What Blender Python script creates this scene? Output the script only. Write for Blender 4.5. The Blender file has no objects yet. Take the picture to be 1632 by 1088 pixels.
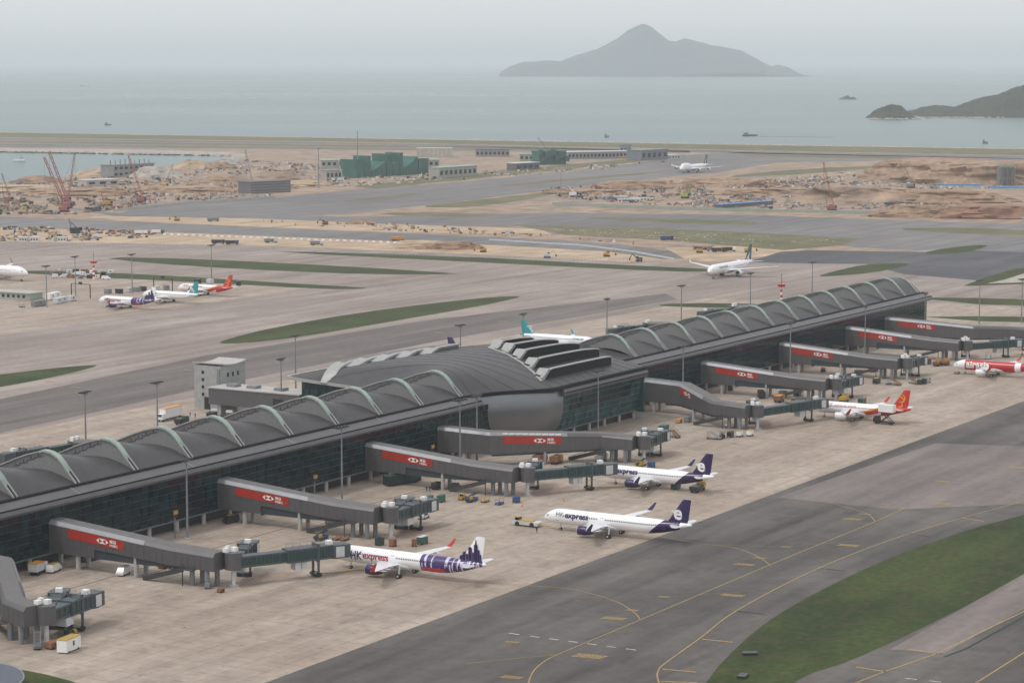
import bpy, bmesh, math, random
from mathutils import Vector, Matrix
R = math.radians
rnd = random.Random(7)
ORDN = ('leftmost second third fourth fifth sixth seventh eighth ninth tenth eleventh twelfth thirteenth fourteenth fifteenth sixteenth seventeenth eighteenth nineteenth twentieth '
        'twenty-first twenty-second twenty-third twenty-fourth twenty-fifth twenty-sixth twenty-seventh twenty-eighth twenty-ninth thirtieth thirty-first thirty-second thirty-third thirty-fourth').split()
def nth(k, what): return ('leftmost ' + what) if k == 0 else ('%s %s from the left' % (ORDN[k], what))
SC = bpy.context.scene

# ------------------------------------------------------------------ camera
FPX, HZ, CAMH = 3850.0, 98.0, 126.0          # focal length in photo pixels, horizon row, camera height (m)
PITCH = math.atan((544 - HZ) / FPX)
cam = bpy.data.cameras.new('camera')
cam.sensor_width = 36.0
cam.lens = FPX / 1632.0 * 36.0
cam.clip_start = 1.0
cam.clip_end = 120000.0
camo = bpy.data.objects.new('camera', cam)
SC.collection.objects.link(camo)
camo.location = (0, 0, CAMH)
camo.rotation_euler = (math.pi / 2 - PITCH, 0, 0)
SC.camera = camo

# ------------------------------------------------------------------ sky and light (thin overcast)
SUN_EL, SUN_AZ = 58.0, 248.0                  # azimuth clockwise from +Y
world = bpy.data.worlds.new('World')
SC.world = world
world.use_nodes = True
wn = world.node_tree
bg = wn.nodes['Background']
sky = wn.nodes.new('ShaderNodeTexSky')
sky.sky_type = 'NISHITA'
sky.sun_disc = False
sky.sun_elevation = R(SUN_EL)
sky.sun_rotation = R(SUN_AZ)
sky.air_density = 1.0
sky.dust_density = 3.0
sky.ozone_density = 1.5
hs = wn.nodes.new('ShaderNodeHueSaturation')
hs.inputs['Saturation'].default_value = 0.22   # cloud cover takes the blue out
wn.links.new(sky.outputs[0], hs.inputs['Color'])
ov = wn.nodes.new('ShaderNodeMix'); ov.data_type = 'RGBA'   # even white cloud sheet over it
ov.inputs[0].default_value = 0.8
ov.inputs[7].default_value = (6.7, 6.75, 6.95, 1)
wn.links.new(hs.outputs[0], ov.inputs[6])
wn.links.new(ov.outputs[2], bg.inputs['Color'])
bg.inputs['Strength'].default_value = 0.14
sl = bpy.data.lights.new('sun', 'SUN')
sl.energy = 1.25
sl.angle = R(11)
sl.color = (1.0, 0.96, 0.9)
so = bpy.data.objects.new('sun', sl)
SC.collection.objects.link(so)
sd = Vector((math.sin(R(SUN_AZ)) * math.cos(R(SUN_EL)), math.cos(R(SUN_AZ)) * math.cos(R(SUN_EL)), math.sin(R(SUN_EL))))
so.rotation_euler = sd.to_track_quat('Z', 'Y').to_euler()
so.location = (0, 0, 900)
SC.view_settings.view_transform = 'Standard'
SC.view_settings.look = 'None'
SC.view_settings.exposure = 0.02
SC.view_settings.gamma = 1.0
SC.view_settings.use_curve_mapping = False
SC.cycles.use_denoising = True
SC.cycles.max_bounces = 6
SC.cycles.volume_bounces = 2
HAZE_DENSITY = 0.000054
HAZE_COLOR = (0.92, 0.97, 1.0)

# ------------------------------------------------------------------ site survey: the airport's own grid
# a runs along the concourse (away from the camera), b across it (towards the runway side, camera right)
def gp(x, y, z=0.0):
    """ground point (metres) of a spot read off the photograph"""
    r = (x - 816) / FPX; u = -(y - 544) / FPX
    d = (r, math.cos(PITCH) + u * math.sin(PITCH), -math.sin(PITCH) + u * math.cos(PITCH))
    t = (z - CAMH) / d[2]
    return Vector((d[0] * t, d[1] * t, z))
AZ = R(30.4012)
E1 = Vector((math.sin(AZ), math.cos(AZ), 0)); E2 = Vector((math.cos(AZ), -math.sin(AZ), 0))
ORG = Vector((25.0657, 637.4063, 0))
RZ = math.pi / 2 - AZ                          # local x = a, local y = -b
def W(a, b, z=0.0): return ORG + E1 * a + E2 * b + Vector((0, 0, z))
def AB(p):
    q = Vector(p) - ORG
    return q.dot(E1), q.dot(E2)
def mpp(y): return CAMH / (y - HZ)             # metres per photo pixel at a ground row

# ------------------------------------------------------------------ materials
MATS = {}
def new_mat(name):
    m = bpy.data.materials.new(name); m.use_nodes = True
    return m, m.node_tree.nodes, m.node_tree.links, m.node_tree.nodes['Principled BSDF']
def mat(name, col, rough=0.6, var=0.12, scale=0.6, metal=0.0, spec=0.5, objrand=0.0):
    if name in MATS: return MATS[name]
    m, N, L, p = new_mat(name)
    p.inputs['Roughness'].default_value = rough
    p.inputs['Metallic'].default_value = metal
    p.inputs['Specular IOR Level'].default_value = spec
    g = N.new('ShaderNodeNewGeometry')
    n = N.new('ShaderNodeTexNoise'); n.inputs['Scale'].default_value = scale; n.inputs['Detail'].default_value = 5
    L.new(g.outputs['Position'], n.inputs['Vector'])
    mr = N.new('ShaderNodeMapRange'); mr.inputs['From Min'].default_value = 0.3; mr.inputs['From Max'].default_value = 0.7
    mr.inputs['To Min'].default_value = 1 - var; mr.inputs['To Max'].default_value = 1 + var
    L.new(n.outputs['Fac'], mr.inputs['Value'])
    mx = N.new('ShaderNodeVectorMath'); mx.operation = 'SCALE'
    mx.inputs[0].default_value = col[:3]
    fac = mr.outputs[0]
    if objrand:
        oi = N.new('ShaderNodeObjectInfo')
        m2 = N.new('ShaderNodeMapRange'); m2.inputs['To Min'].default_value = 1 - objrand; m2.inputs['To Max'].default_value = 1 + objrand
        L.new(oi.outputs['Random'], m2.inputs['Value'])
        mm = N.new('ShaderNodeMath'); mm.operation = 'MULTIPLY'
        L.new(fac, mm.inputs[0]); L.new(m2.outputs[0], mm.inputs[1]); fac = mm.outputs[0]
    L.new(fac, mx.inputs['Scale']); L.new(mx.outputs[0], p.inputs['Base Color'])
    MATS[name] = m
    return m

def ground_mat(name, c1, c2, c3=None, big=0.012, fine=0.35, streak=0.5, joint=0.0, rough=0.85, stain=0.0, tyre=0.0, speck=0.1):
    """weathered paving: two-tone patches, streaks along the taxi direction, slab joints, dark stains"""
    if name in MATS: return MATS[name]
    m, N, L, p = new_mat(name)
    p.inputs['Roughness'].default_value = rough
    p.inputs['Specular IOR Level'].default_value = 0.25
    g = N.new('ShaderNodeNewGeometry')
    mp = N.new('ShaderNodeMapping'); mp.vector_type = 'POINT'; mp.inputs['Rotation'].default_value = (0, 0, -RZ)
    L.new(g.outputs['Position'], mp.inputs['Vector'])
    def noise(vec, sc, det=6, scl=None, rough_=0.55):
        if scl:
            q = N.new('ShaderNodeMapping'); q.inputs['Scale'].default_value = scl; L.new(vec, q.inputs['Vector']); vec = q.outputs[0]
        n = N.new('ShaderNodeTexNoise'); n.inputs['Scale'].default_value = sc; n.inputs['Detail'].default_value = det
        n.inputs['Roughness'].default_value = rough_
        L.new(vec, n.inputs['Vector']); return n.outputs['Fac']
    def rng(v, a, b, lo, hi):
        r = N.new('ShaderNodeMapRange'); r.inputs['From Min'].default_value = a; r.inputs['From Max'].default_value = b
        r.inputs['To Min'].default_value = lo; r.inputs['To Max'].default_value = hi; L.new(v, r.inputs['Value']); return r.outputs[0]
    def mix(f, A, B):
        x = N.new('ShaderNodeMix'); x.data_type = 'RGBA'
        L.new(f, x.inputs[0])
        for s, v in ((6, A), (7, B)):
            if isinstance(v, tuple): x.inputs[s].default_value = (*v, 1)
            else: L.new(v, x.inputs[s])
        return x.outputs[2]
    v = mp.outputs[0]
    col = mix(rng(noise(v, big), 0.38, 0.62, 0, 1), c1, c2)
    if c3: col = mix(rng(noise(v, big * 5, 8), 0.5, 0.72, 0, 0.8), col, c3)
    fac = None
    def mul(x):
        nonlocal fac
        if fac is None: fac = x
        else:
            k = N.new('ShaderNodeMath'); k.operation = 'MULTIPLY'; L.new(fac, k.inputs[0]); L.new(x, k.inputs[1]); fac = k.outputs[0]
    if streak: mul(rng(noise(v, 0.06, 5, (0.12, 1.6, 1)), 0.3, 0.7, 1 - 0.34 * streak, 1 + 0.34 * streak))
    mul(rng(noise(v, fine, 6), 0.3, 0.7, 1 - speck, 1 + speck))
    if tyre: mul(rng(noise(v, 0.05, 3, (0.08, 2.4, 1)), 0.56, 0.75, 1, 1 - tyre))
    if stain:
        mul(rng(noise(v, 0.11, 4, (0.5, 1.3, 1)), 0.62, 0.78, 1, 1 - stain))
        mul(rng(noise(v, 0.42, 3), 0.64, 0.76, 1, 1 - stain * 1.1))
        mul(rng(noise(v, 0.16, 7, None, 0.7), 0.57, 0.72, 1, 1 - stain * .55))
    if joint:
        sp = N.new('ShaderNodeSeparateXYZ'); L.new(v, sp.inputs[0])
        for o, per in ((0, 7.5), (1, 7.5)):
            d = N.new('ShaderNodeMath'); d.operation = 'PINGPONG'; d.inputs[1].default_value = per / 2; L.new(sp.outputs[o], d.inputs[0])
            mul(rng(d.outputs[0], 0.05, 0.16, 1 - joint, 1))
        # slab-to-slab tone
        wnz = N.new('ShaderNodeTexWhiteNoise'); wnz.noise_dimensions = '2D'
        q = N.new('ShaderNodeVectorMath'); q.operation = 'SNAP'; q.inputs[1].default_value = (7.5, 7.5, 1000)
        off = N.new('ShaderNodeVectorMath'); off.inputs[1].default_value = (3.75, 3.75, 0)
        L.new(v, off.inputs[0]); L.new(off.outputs[0], q.inputs[0]); L.new(q.outputs[0], wnz.inputs['Vector'])
        mul(rng(wnz.outputs['Value'], 0, 1, 0.955, 1.045))
    sc = N.new('ShaderNodeVectorMath'); sc.operation = 'SCALE'; L.new(col, sc.inputs[0]); L.new(fac, sc.inputs['Scale'])
    L.new(sc.outputs[0], p.inputs['Base Color'])
    MATS[name] = m
    return m

G_CONC = ground_mat('apron concrete', (0.325, 0.262, 0.212), (0.385, 0.322, 0.268), (0.285, 0.23, 0.19), big=0.02, streak=0.5, joint=0.34, stain=0.38, speck=0.13)
G_PAVE = ground_mat('pinkish taxiway', (0.255, 0.208, 0.186), (0.32, 0.268, 0.24), (0.235, 0.192, 0.175), big=0.01, streak=0.65, stain=0.25, tyre=0.22)
G_BAND = ground_mat('brown grey asphalt', (0.135, 0.118, 0.11), (0.165, 0.145, 0.134), None, big=0.012, streak=0.8, stain=0.2, tyre=0.2)
G_ASPH = ground_mat('dark asphalt', (0.088, 0.081, 0.077), (0.128, 0.116, 0.107), (0.078, 0.072, 0.070), big=0.018, streak=0.85, stain=0.3, tyre=0.32)
G_LITE = ground_mat('worn brown asphalt', (0.165, 0.142, 0.132), (0.20, 0.17, 0.157), None, big=0.02, streak=0.8, stain=0.2, tyre=0.15)
G_FARA = ground_mat('far asphalt', (0.155, 0.148, 0.15), (0.195, 0.185, 0.182), None, big=0.004, streak=0.5, tyre=0.3, fine=0.05)
G_DARKA = ground_mat('fresh black asphalt', (0.075, 0.075, 0.082), (0.105, 0.104, 0.11), None, big=0.01, streak=0.5, fine=0.1)
G_GRASS = ground_mat('mown grass', (0.024, 0.040, 0.007), (0.046, 0.068, 0.012), (0.066, 0.050, 0.022), big=0.03, streak=0.5, fine=0.5, stain=0.4, speck=0.3)
G_FGRASS = ground_mat('dry grass', (0.11, 0.112, 0.05), (0.15, 0.14, 0.075), (0.18, 0.15, 0.10), big=0.006, streak=0.3, fine=0.05, speck=0.2)
G_SAND = ground_mat('graded sand', (0.42, 0.31, 0.205), (0.46, 0.36, 0.26), (0.33, 0.24, 0.17), big=0.008, streak=0.4, fine=0.06, speck=0.2)
G_SITE = ground_mat('site ground', (0.36, 0.255, 0.18), (0.27, 0.215, 0.175), (0.21, 0.155, 0.12), big=0.012, streak=0.3, fine=0.05, stain=0.35, speck=0.3)
G_EARTH = ground_mat('dug earth', (0.29, 0.19, 0.125), (0.34, 0.24, 0.165), (0.24, 0.165, 0.12), big=0.02, streak=0.2, fine=0.12, speck=0.3)
G_ROCKF = ground_mat('crushed stone', (0.33, 0.30, 0.27), (0.40, 0.36, 0.32), None, big=0.03, streak=0.2, fine=0.15, speck=0.25)
M_YEL = mat('yellow paint', (0.34, 0.235, 0.085), 0.7, 0.3, 1.2)
M_WHT = mat('white paint', (0.62, 0.6, 0.56), 0.7, 0.3, 1.2)
M_BLKP = mat('black paint', (0.03, 0.03, 0.03), 0.8, 0.2, 1.0)
M_ROOF = mat('grey metal roof', (0.058, 0.056, 0.058), 0.5, 0.14, 0.35, 0.15)
M_ROOF2 = mat('dark seam metal roof', (0.055, 0.053, 0.056), 0.5, 0.14, 0.35, 0.15)
M_EAVE = mat('pale eave metal', (0.105, 0.102, 0.106), 0.45, 0.08, 0.3, 0.25)
M_GUT = mat('black gutter', (0.012, 0.012, 0.013), 0.7, 0.1, spec=0.12)
M_RIB = mat('weathered green rib', (0.30, 0.37, 0.32), 0.55, 0.16, 0.5)
M_TRIM = mat('light metal trim', (0.36, 0.36, 0.35), 0.45, 0.1, 0.8, 0.2)
M_DRUM = mat('curved metal cladding', (0.20, 0.205, 0.215), 0.34, 0.05, 0.2, 0.75)
M_FRAME = mat('teal grey mullion', (0.13, 0.20, 0.20), 0.5, 0.15)
M_DARK = mat('dark base wall', (0.028, 0.03, 0.034), 0.7, 0.2)  # near-black wall colour for the set back ground floor
M_CONCW = mat('cast concrete', (0.42, 0.41, 0.39), 0.8, 0.12, 0.8)
M_BRG = mat('grey bridge cladding', (0.105, 0.102, 0.106), 0.5, 0.06, 0.5, 0.25)
M_BRGT = mat('grey bridge roof', (0.125, 0.119, 0.117), 0.6, 0.10, 0.5, 0.1)
M_BRGE = mat('pale bridge edge', (0.27, 0.27, 0.29), 0.45, 0.08, 0.5, 0.2)
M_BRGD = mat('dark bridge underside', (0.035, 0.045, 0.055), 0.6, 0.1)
M_RED = mat('red banner', (0.36, 0.022, 0.008), 0.55, 0.1, 0.4)
M_SEAM = mat('panel seam', (0.045, 0.045, 0.047), 0.6, 0.1)
M_TUN = mat('teal tunnel glass', (0.022, 0.052, 0.053), 0.25, 0.2, 0.6)
M_TUNF = mat('blue grey tunnel steel', (0.062, 0.078, 0.087), 0.5, 0.15, 0.8)
M_GREY = mat('grey steel', (0.20, 0.21, 0.22), 0.5, 0.12)
M_LGREY = mat('light grey enamel', (0.55, 0.56, 0.56), 0.45, 0.1)
M_WHITE = mat('white enamel', (0.80, 0.80, 0.79), 0.35, 0.05, 0.4)
M_PLANE = mat('aircraft white', (0.84, 0.84, 0.85), 0.25, 0.04, 0.3)
M_WING = mat('wing grey white', (0.66, 0.67, 0.69), 0.35, 0.06, 0.4)
M_METAL = mat('bare metal', (0.5, 0.5, 0.52), 0.3, 0.1, 0.5, 0.7)
M_TYRE = mat('black rubber', (0.02, 0.02, 0.021), 0.8, 0.2)
M_GLASSD = mat('dark window glass', (0.012, 0.016, 0.02), 0.12, 0.05)
M_PURP = mat('deep purple paint', (0.022, 0.007, 0.072), 0.3, 0.05)
M_TEAL = mat('teal paint', (0.012, 0.27, 0.30), 0.3, 0.05)
M_CRIM = mat('scarlet paint', (0.50, 0.026, 0.012), 0.3, 0.06)
M_GOLD = mat('gold paint', (0.80, 0.33, 0.02), 0.3, 0.06)
M_JADE = mat('jade paint', (0.006, 0.085, 0.085), 0.3, 0.05)
M_NAVY = mat('navy lettering', (0.03, 0.025, 0.10), 0.4, 0.05)
M_REDT = mat('red lettering', (0.38, 0.03, 0.07), 0.4, 0.05)
M_YELV = mat('yellow vehicle paint', (0.42, 0.27, 0.04), 0.45, 0.15)
M_ORAN = mat('orange roof paint', (0.62, 0.25, 0.05), 0.5, 0.12)
M_BLUE = mat('blue vehicle paint', (0.02, 0.075, 0.19), 0.45, 0.15)
M_GREEN = mat('dark green paint', (0.02, 0.10, 0.075), 0.45, 0.15)
M_BLACKV = mat('black vehicle paint', (0.022, 0.022, 0.024), 0.4, 0.1)
M_RUST = mat('rust brown', (0.22, 0.10, 0.05), 0.8, 0.25)
M_CRANE = mat('crane red', (0.34, 0.10, 0.09), 0.6, 0.15)
M_CRANEY = mat('machine yellow', (0.50, 0.27, 0.05), 0.6, 0.2)
M_LIME = mat('lime green paint', (0.35, 0.45, 0.06), 0.6, 0.15)
M_CONE = mat('cone orange', (0.75, 0.12, 0.04), 0.6, 0.1)
M_NET = mat('green debris net', (0.035, 0.125, 0.10), 0.9, 0.25, 0.08)
M_PGREEN = mat('pale green roof', (0.28, 0.40, 0.33), 0.7, 0.12, 0.05)
M_TANW = mat('cream wall', (0.50, 0.46, 0.37), 0.8, 0.12, 0.1)
M_GWALL = mat('grey far wall', (0.24, 0.25, 0.26), 0.8, 0.12, 0.1)
M_BROOF = mat('blue sheet roof', (0.07, 0.20, 0.42), 0.6, 0.15, 0.1)
M_SKIN = mat('skin', (0.45, 0.28, 0.2), 0.6, 0.05)
M_VEST = mat('yellow vest', (0.62, 0.55, 0.05), 0.7, 0.05)

def glass_mat(name, base, rough, red=False):
    m, N, L, p = new_mat(name)
    oi = N.new('ShaderNodeObjectInfo')
    g = N.new('ShaderNodeNewGeometry')
    n = N.new('ShaderNodeTexNoise'); n.inputs['Scale'].default_value = 0.14; n.inputs['Detail'].default_value = 3
    L.new(g.outputs['Position'], n.inputs['Vector'])
    w = N.new('ShaderNodeTexWhiteNoise'); w.noise_dimensions = '3D'
    sn = N.new('ShaderNodeVectorMath'); sn.operation = 'SNAP'; sn.inputs[1].default_value = (2.0, 2.0, 2.2)
    L.new(g.outputs['Position'], sn.inputs[0]); L.new(sn.outputs[0], w.inputs['Vector'])
    ad = N.new('ShaderNodeMath'); ad.operation = 'MULTIPLY'; L.new(n.outputs['Fac'], ad.inputs[0]); L.new(w.outputs['Value'], ad.inputs[1])
    mr = N.new('ShaderNodeMapRange'); mr.inputs['From Min'].default_value = 0.1; mr.inputs['From Max'].default_value = 0.55
    mr.inputs['To Min'].default_value = 0.0; mr.inputs['To Max'].default_value = 1.0
    L.new(ad.outputs[0], mr.inputs['Value'])
    x = N.new('ShaderNodeMix'); x.data_type = 'RGBA'
    x.inputs[6].default_value = (*base[0], 1); x.inputs[7].default_value = (*base[1], 1)
    L.new(mr.outputs[0], x.inputs[0]); L.new(x.outputs[2], p.inputs['Base Color'])
    p.inputs['Roughness'].default_value = rough
    p.inputs['Specular IOR Level'].default_value = 0.16
    MATS[name] = m
    return m
M_PANE = glass_mat('dark teal glazing', ((0.003, 0.008, 0.011), (0.008, 0.032, 0.038)), 0.10)
M_PANEP = glass_mat('greenish glazing', ((0.016, 0.04, 0.044), (0.04, 0.10, 0.10)), 0.12)
M_PANER = glass_mat('glazing with red glow painted in', ((0.035, 0.006, 0.008), (0.006, 0.012, 0.014)), 0.12)  # red shimmer of interior signs, painted into the pane colour

def lunette_mat():
    m, N, L, p = new_mat('speckled louvre panel')
    g = N.new('ShaderNodeNewGeometry')
    n = N.new('ShaderNodeTexVoronoi'); n.inputs['Scale'].default_value = 2.6
    L.new(g.outputs['Position'], n.inputs['Vector'])
    r = N.new('ShaderNodeValToRGB')
    r.color_ramp.elements[0].position = 0.15; r.color_ramp.elements[0].color = (0.15, 0.148, 0.149, 1)
    r.color_ramp.elements[1].position = 0.55; r.color_ramp.elements[1].color = (0.21, 0.207, 0.207, 1)
    L.new(n.outputs['Distance'], r.inputs['Fac']); L.new(r.outputs[0], p.inputs['Base Color'])
    p.inputs['Roughness'].default_value = 0.6
    return m
M_LUN = lunette_mat()

def banded(name, base, other, fn):
    """paint scheme over an airframe: fn(nodes, links, x, y, z sockets) returns a 0..1 socket for the second colour"""
    m, N, L, p = new_mat(name)
    tc = N.new('ShaderNodeTexCoord'); s = N.new('ShaderNodeSeparateXYZ'); L.new(tc.outputs['Object'], s.inputs[0])
    def mth(op, a, b=None):
        k = N.new('ShaderNodeMath'); k.operation = op
        for i, v in enumerate((a, b)):
            if v is None: continue
            if isinstance(v, (int, float)): k.inputs[i].default_value = v
            else: L.new(v, k.inputs[i])
        return k.outputs[0]
    col = (*base, 1)
    cur = None
    for fac, c in fn(N, L, mth, s.outputs[0], s.outputs[1], s.outputs[2], tc.outputs['Object']):
        x = N.new('ShaderNodeMix'); x.data_type = 'RGBA'; L.new(fac, x.inputs[0])
        if cur is None: x.inputs[6].default_value = col
        else: L.new(cur, x.inputs[6])
        x.inputs[7].default_value = (*c, 1); cur = x.outputs[2]
    L.new(cur, p.inputs['Base Color']); p.inputs['Roughness'].default_value = 0.26
    MATS[name] = m
    return m

# ------------------------------------------------------------------ mesh helpers
class MB:
    def __init__(s): s.v = []; s.f = []; s.m = []
    def add(s, vs, fs, mi=0):
        o = len(s.v); s.v += [tuple(v) for v in vs]
        for f in fs: s.f.append(tuple(i + o for i in f)); s.m.append(mi)
        return s
    def hexa(s, p, mi=0):
        return s.add(p, [(3, 2, 1, 0), (4, 5, 6, 7), (0, 1, 5, 4), (1, 2, 6, 5), (2, 3, 7, 6), (3, 0, 4, 7)], mi)
    def box(s, x0, x1, y0, y1, z0, z1, mi=0):
        return s.hexa([(x0, y0, z0), (x1, y0, z0), (x1, y1, z0), (x0, y1, z0), (x0, y0, z1), (x1, y0, z1), (x1, y1, z1), (x0, y1, z1)], mi)
    def cbox(s, c, d, rz=0, mi=0):
        co, si = math.cos(rz), math.sin(rz); q = []
        for dz in (-.5, .5):
            for dx, dy in ((-.5, -.5), (.5, -.5), (.5, .5), (-.5, .5)):
                x, y = dx * d[0], dy * d[1]
                q.append((c[0] + x * co - y * si, c[1] + x * si + y * co, c[2] + dz * d[2]))
        return s.hexa(q, mi)
    def prism(s, poly, z0, z1, mi=0):
        n = len(poly)
        a = sum(poly[i][0] * poly[(i + 1) % n][1] - poly[(i + 1) % n][0] * poly[i][1] for i in range(n))
        if a < 0: poly = poly[::-1]
        vs = [(x, y, z0) for x, y in poly] + [(x, y, z1) for x, y in poly]
        return s.add(vs, [tuple(range(n - 1, -1, -1)), tuple(range(n, 2 * n))] + [(i, (i + 1) % n, n + (i + 1) % n, n + i) for i in range(n)], mi)
    def tube(s, p0, p1, r0, r1=None, n=8, mi=0, caps=True):
        r1 = r0 if r1 is None else r1
        p0, p1 = Vector(p0), Vector(p1); d = (p1 - p0).normalized()
        u = d.orthogonal().normalized(); w = d.cross(u); vs = []
        for p, r in ((p0, r0), (p1, r1)):
            for i in range(n):
                t = 2 * math.pi * i / n; vs.append(p + u * math.cos(t) * r + w * math.sin(t) * r)
        fs = [(i, (i + 1) % n, n + (i + 1) % n, n + i) for i in range(n)]
        if caps: fs += [tuple(range(n - 1, -1, -1)), tuple(range(n, 2 * n))]
        return s.add(vs, fs, mi)
    def bar(s, p0, p1, w, h, mi=0):
        p0, p1 = Vector(p0), Vector(p1); d = (p1 - p0).normalized()
        up = Vector((0, 0, 1)) if abs(d.z) < .95 else Vector((1, 0, 0))
        x = d.cross(up).normalized() * w / 2; y = x.normalized().cross(d).normalized() * h / 2
        return s.hexa([p0 - x - y, p0 + x - y, p0 + x + y, p0 - x + y, p1 - x - y, p1 + x - y, p1 + x + y, p1 - x + y], mi)
    def loft(s, rings, mi=0, caps=True, closed=True):
        n = len(rings[0]); o = []
        for r in rings: o += list(r)
        fs = []
        for k in range(len(rings) - 1):
            for i in range(n if closed else n - 1):
                j = (i + 1) % n; fs.append((k * n + i, k * n + j, (k + 1) * n + j, (k + 1) * n + i))
        if caps and closed:
            fs.append(tuple(range(n - 1, -1, -1))); q = (len(rings) - 1) * n; fs.append(tuple(range(q, q + n)))
        return s.add(o, fs, mi)
    def build(s, name, mats, parent=None, smooth=None, loc=None, rz=0.0):
        me = bpy.data.meshes.new(name); me.from_pydata(s.v, [], s.f)
        if not isinstance(mats, (list, tuple)): mats = [mats]
        for m in mats: me.materials.append(m)
        if len(mats) > 1: me.polygons.foreach_set('material_index', s.m)
        me.validate()
        if smooth is not None:
            me.polygons.foreach_set('use_smooth', [True] * len(me.polygons))
            me.set_sharp_from_angle(angle=R(smooth))
        me.update()
        return link(name, me, parent, loc, rz)
def link(name, me, parent=None, loc=None, rz=0.0):
    o = bpy.data.objects.new(name, me); SC.collection.objects.link(o)
    if parent is not None: o.parent = parent
    if loc is not None: o.location = loc
    o.rotation_euler = (0, 0, rz)
    return o
def thing(name, label, cat, loc=(0, 0, 0), rz=0.0, group=None):
    o = bpy.data.objects.new(name, None); SC.collection.objects.link(o)
    o.location = loc; o.rotation_euler = (0, 0, rz); o.empty_display_size = 1
    return tag(o, label, cat, group)
def tag(o, label, cat, group=None):
    o['label'] = label; o['category'] = cat
    if group: o['group'] = group
    return o
def structure(o): o['kind'] = 'structure'; return o
def stuff(o): o['kind'] = 'stuff'; return o
def copy_tree(o, parent=None):
    c = o.copy(); SC.collection.objects.link(c); c.parent = parent
    for ch in o.children: copy_tree(ch, c)
    return c
def place(proto, loc, rz, label, first):
    """use the prototype itself the first time, copies after"""
    o = proto if first else copy_tree(proto)
    o.location = loc; o.rotation_euler = (0, 0, rz); o['label'] = label
    return o

# ------------------------------------------------------------------ ground sheets
def smooth_poly(pts, k=0):
    for _ in range(k):
        q = []
        for i in range(len(pts)):
            a, b = pts[i], pts[(i + 1) % len(pts)]
            q += [(a[0] * .75 + b[0] * .25, a[1] * .75 + b[1] * .25), (a[0] * .25 + b[0] * .75, a[1] * .25 + b[1] * .75)]
        pts = q
    return pts
def sheet(name, pts, z, m, world_pts=False, smooth=0, parent=None):
    """flat sheet; pts read off the photo (or metres when world_pts)"""
    P = [Vector(p) for p in pts] if world_pts else [gp(*p) for p in pts]
    P = [(p[0], p[1]) for p in P]
    P = smooth_poly(P, smooth)
    bm = bmesh.new()
    vs = [bm.verts.new((x, y, z)) for x, y in P]
    f = bm.faces.new(vs); f.normal_update()
    if f.normal.z < 0: f.normal_flip()
    bmesh.ops.triangulate(bm, faces=[f], ngon_method='EAR_CLIP')
    me = bpy.data.meshes.new(name); bm.to_mesh(me); bm.free(); me.materials.append(m)
    o = link(name, me, parent)
    if parent is None: structure(o)
    return o
ground = sheet('ground', [(-900, 1300), (2600, 1300), (2900, 258), (1632, 237.5), (1200, 231), (0, 211), (-900, 199), (-900, 231), (0, 240), (240, 243), (372, 246.5), (388, 250), (340, 262), (250, 272), (130, 281), (60, 287), (0, 291), (-900, 330)], 0.0, G_SITE)
# far runway belt by the shore
sheet('verge', [(-900, 200), (0, 211.5), (1200, 231.5), (2900, 258), (2900, 270), (1200, 240), (600, 227), (0, 219), (-900, 208)], 0.02, G_FGRASS)
sheet('runway', [(-900, 209), (0, 220), (600, 228), (1200, 241), (2900, 272), (2900, 278), (1200, 245), (600, 231), (0, 224), (-900, 213)], 0.04, G_FARA)
sheet('verge', [(-900, 213), (0, 224.5), (600, 231.5), (1100, 240), (1100, 244), (600, 235), (0, 227.5), (-900, 216)], 0.04, G_FGRASS)
sheet('verge', [(-900, 219), (0, 230), (420, 234.5), (760, 239), (760, 240), (420, 236), (0, 231.6), (-900, 220.4)], 0.07, G_FGRASS)
sheet('road', [(-900, 211), (0, 221.6), (600, 229.2), (1200, 242.6), (1200, 243.4), (600, 229.8), (0, 222.2), (-900, 211.6)], 0.07, G_DARKA)
sheet('taxiway', [(-900, 216), (0, 228), (500, 234), (900, 240), (900, 243), (500, 238), (0, 235), (-900, 226)], 0.04, G_FARA)
sheet('taxiway', [(1000, 262), (1090, 247), (1180, 243), (2900, 280), (2900, 300), (1632, 268), (1420, 256), (1240, 259), (1160, 272), (900, 300), (700, 325), (560, 340), (430, 350), (300, 352), (190, 340), (235, 327), (420, 317), (560, 303), (760, 288)], 0.04, G_FARA)
sheet('verge', [(1180, 246), (1400, 249), (1632, 262), (1632, 265), (1400, 253), (1200, 250)], 0.06, G_FGRASS)
sheet('verge', [(560, 297), (800, 272), (1000, 254), (1075, 249), (1010, 259), (800, 280), (600, 301)], 0.06, G_FGRASS)
sheet('verge', [(540, 321), (640, 310), (690, 306), (640, 314), (560, 322)], 0.06, G_FGRASS, smooth=1)
sheet('verge', [(780, 298), (880, 287), (1000, 277), (1080, 273), (980, 282), (850, 294)], 0.06, G_FGRASS, smooth=1)
sheet('verge', [(660, 330), (730, 322), (860, 308), (900, 306), (820, 322), (740, 331)], 0.06, G_FGRASS, smooth=1)
sheet('verge', [(1140, 283), (1260, 270), (1450, 262), (1380, 270), (1230, 281)], 0.06, G_FGRASS, smooth=1)
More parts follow.
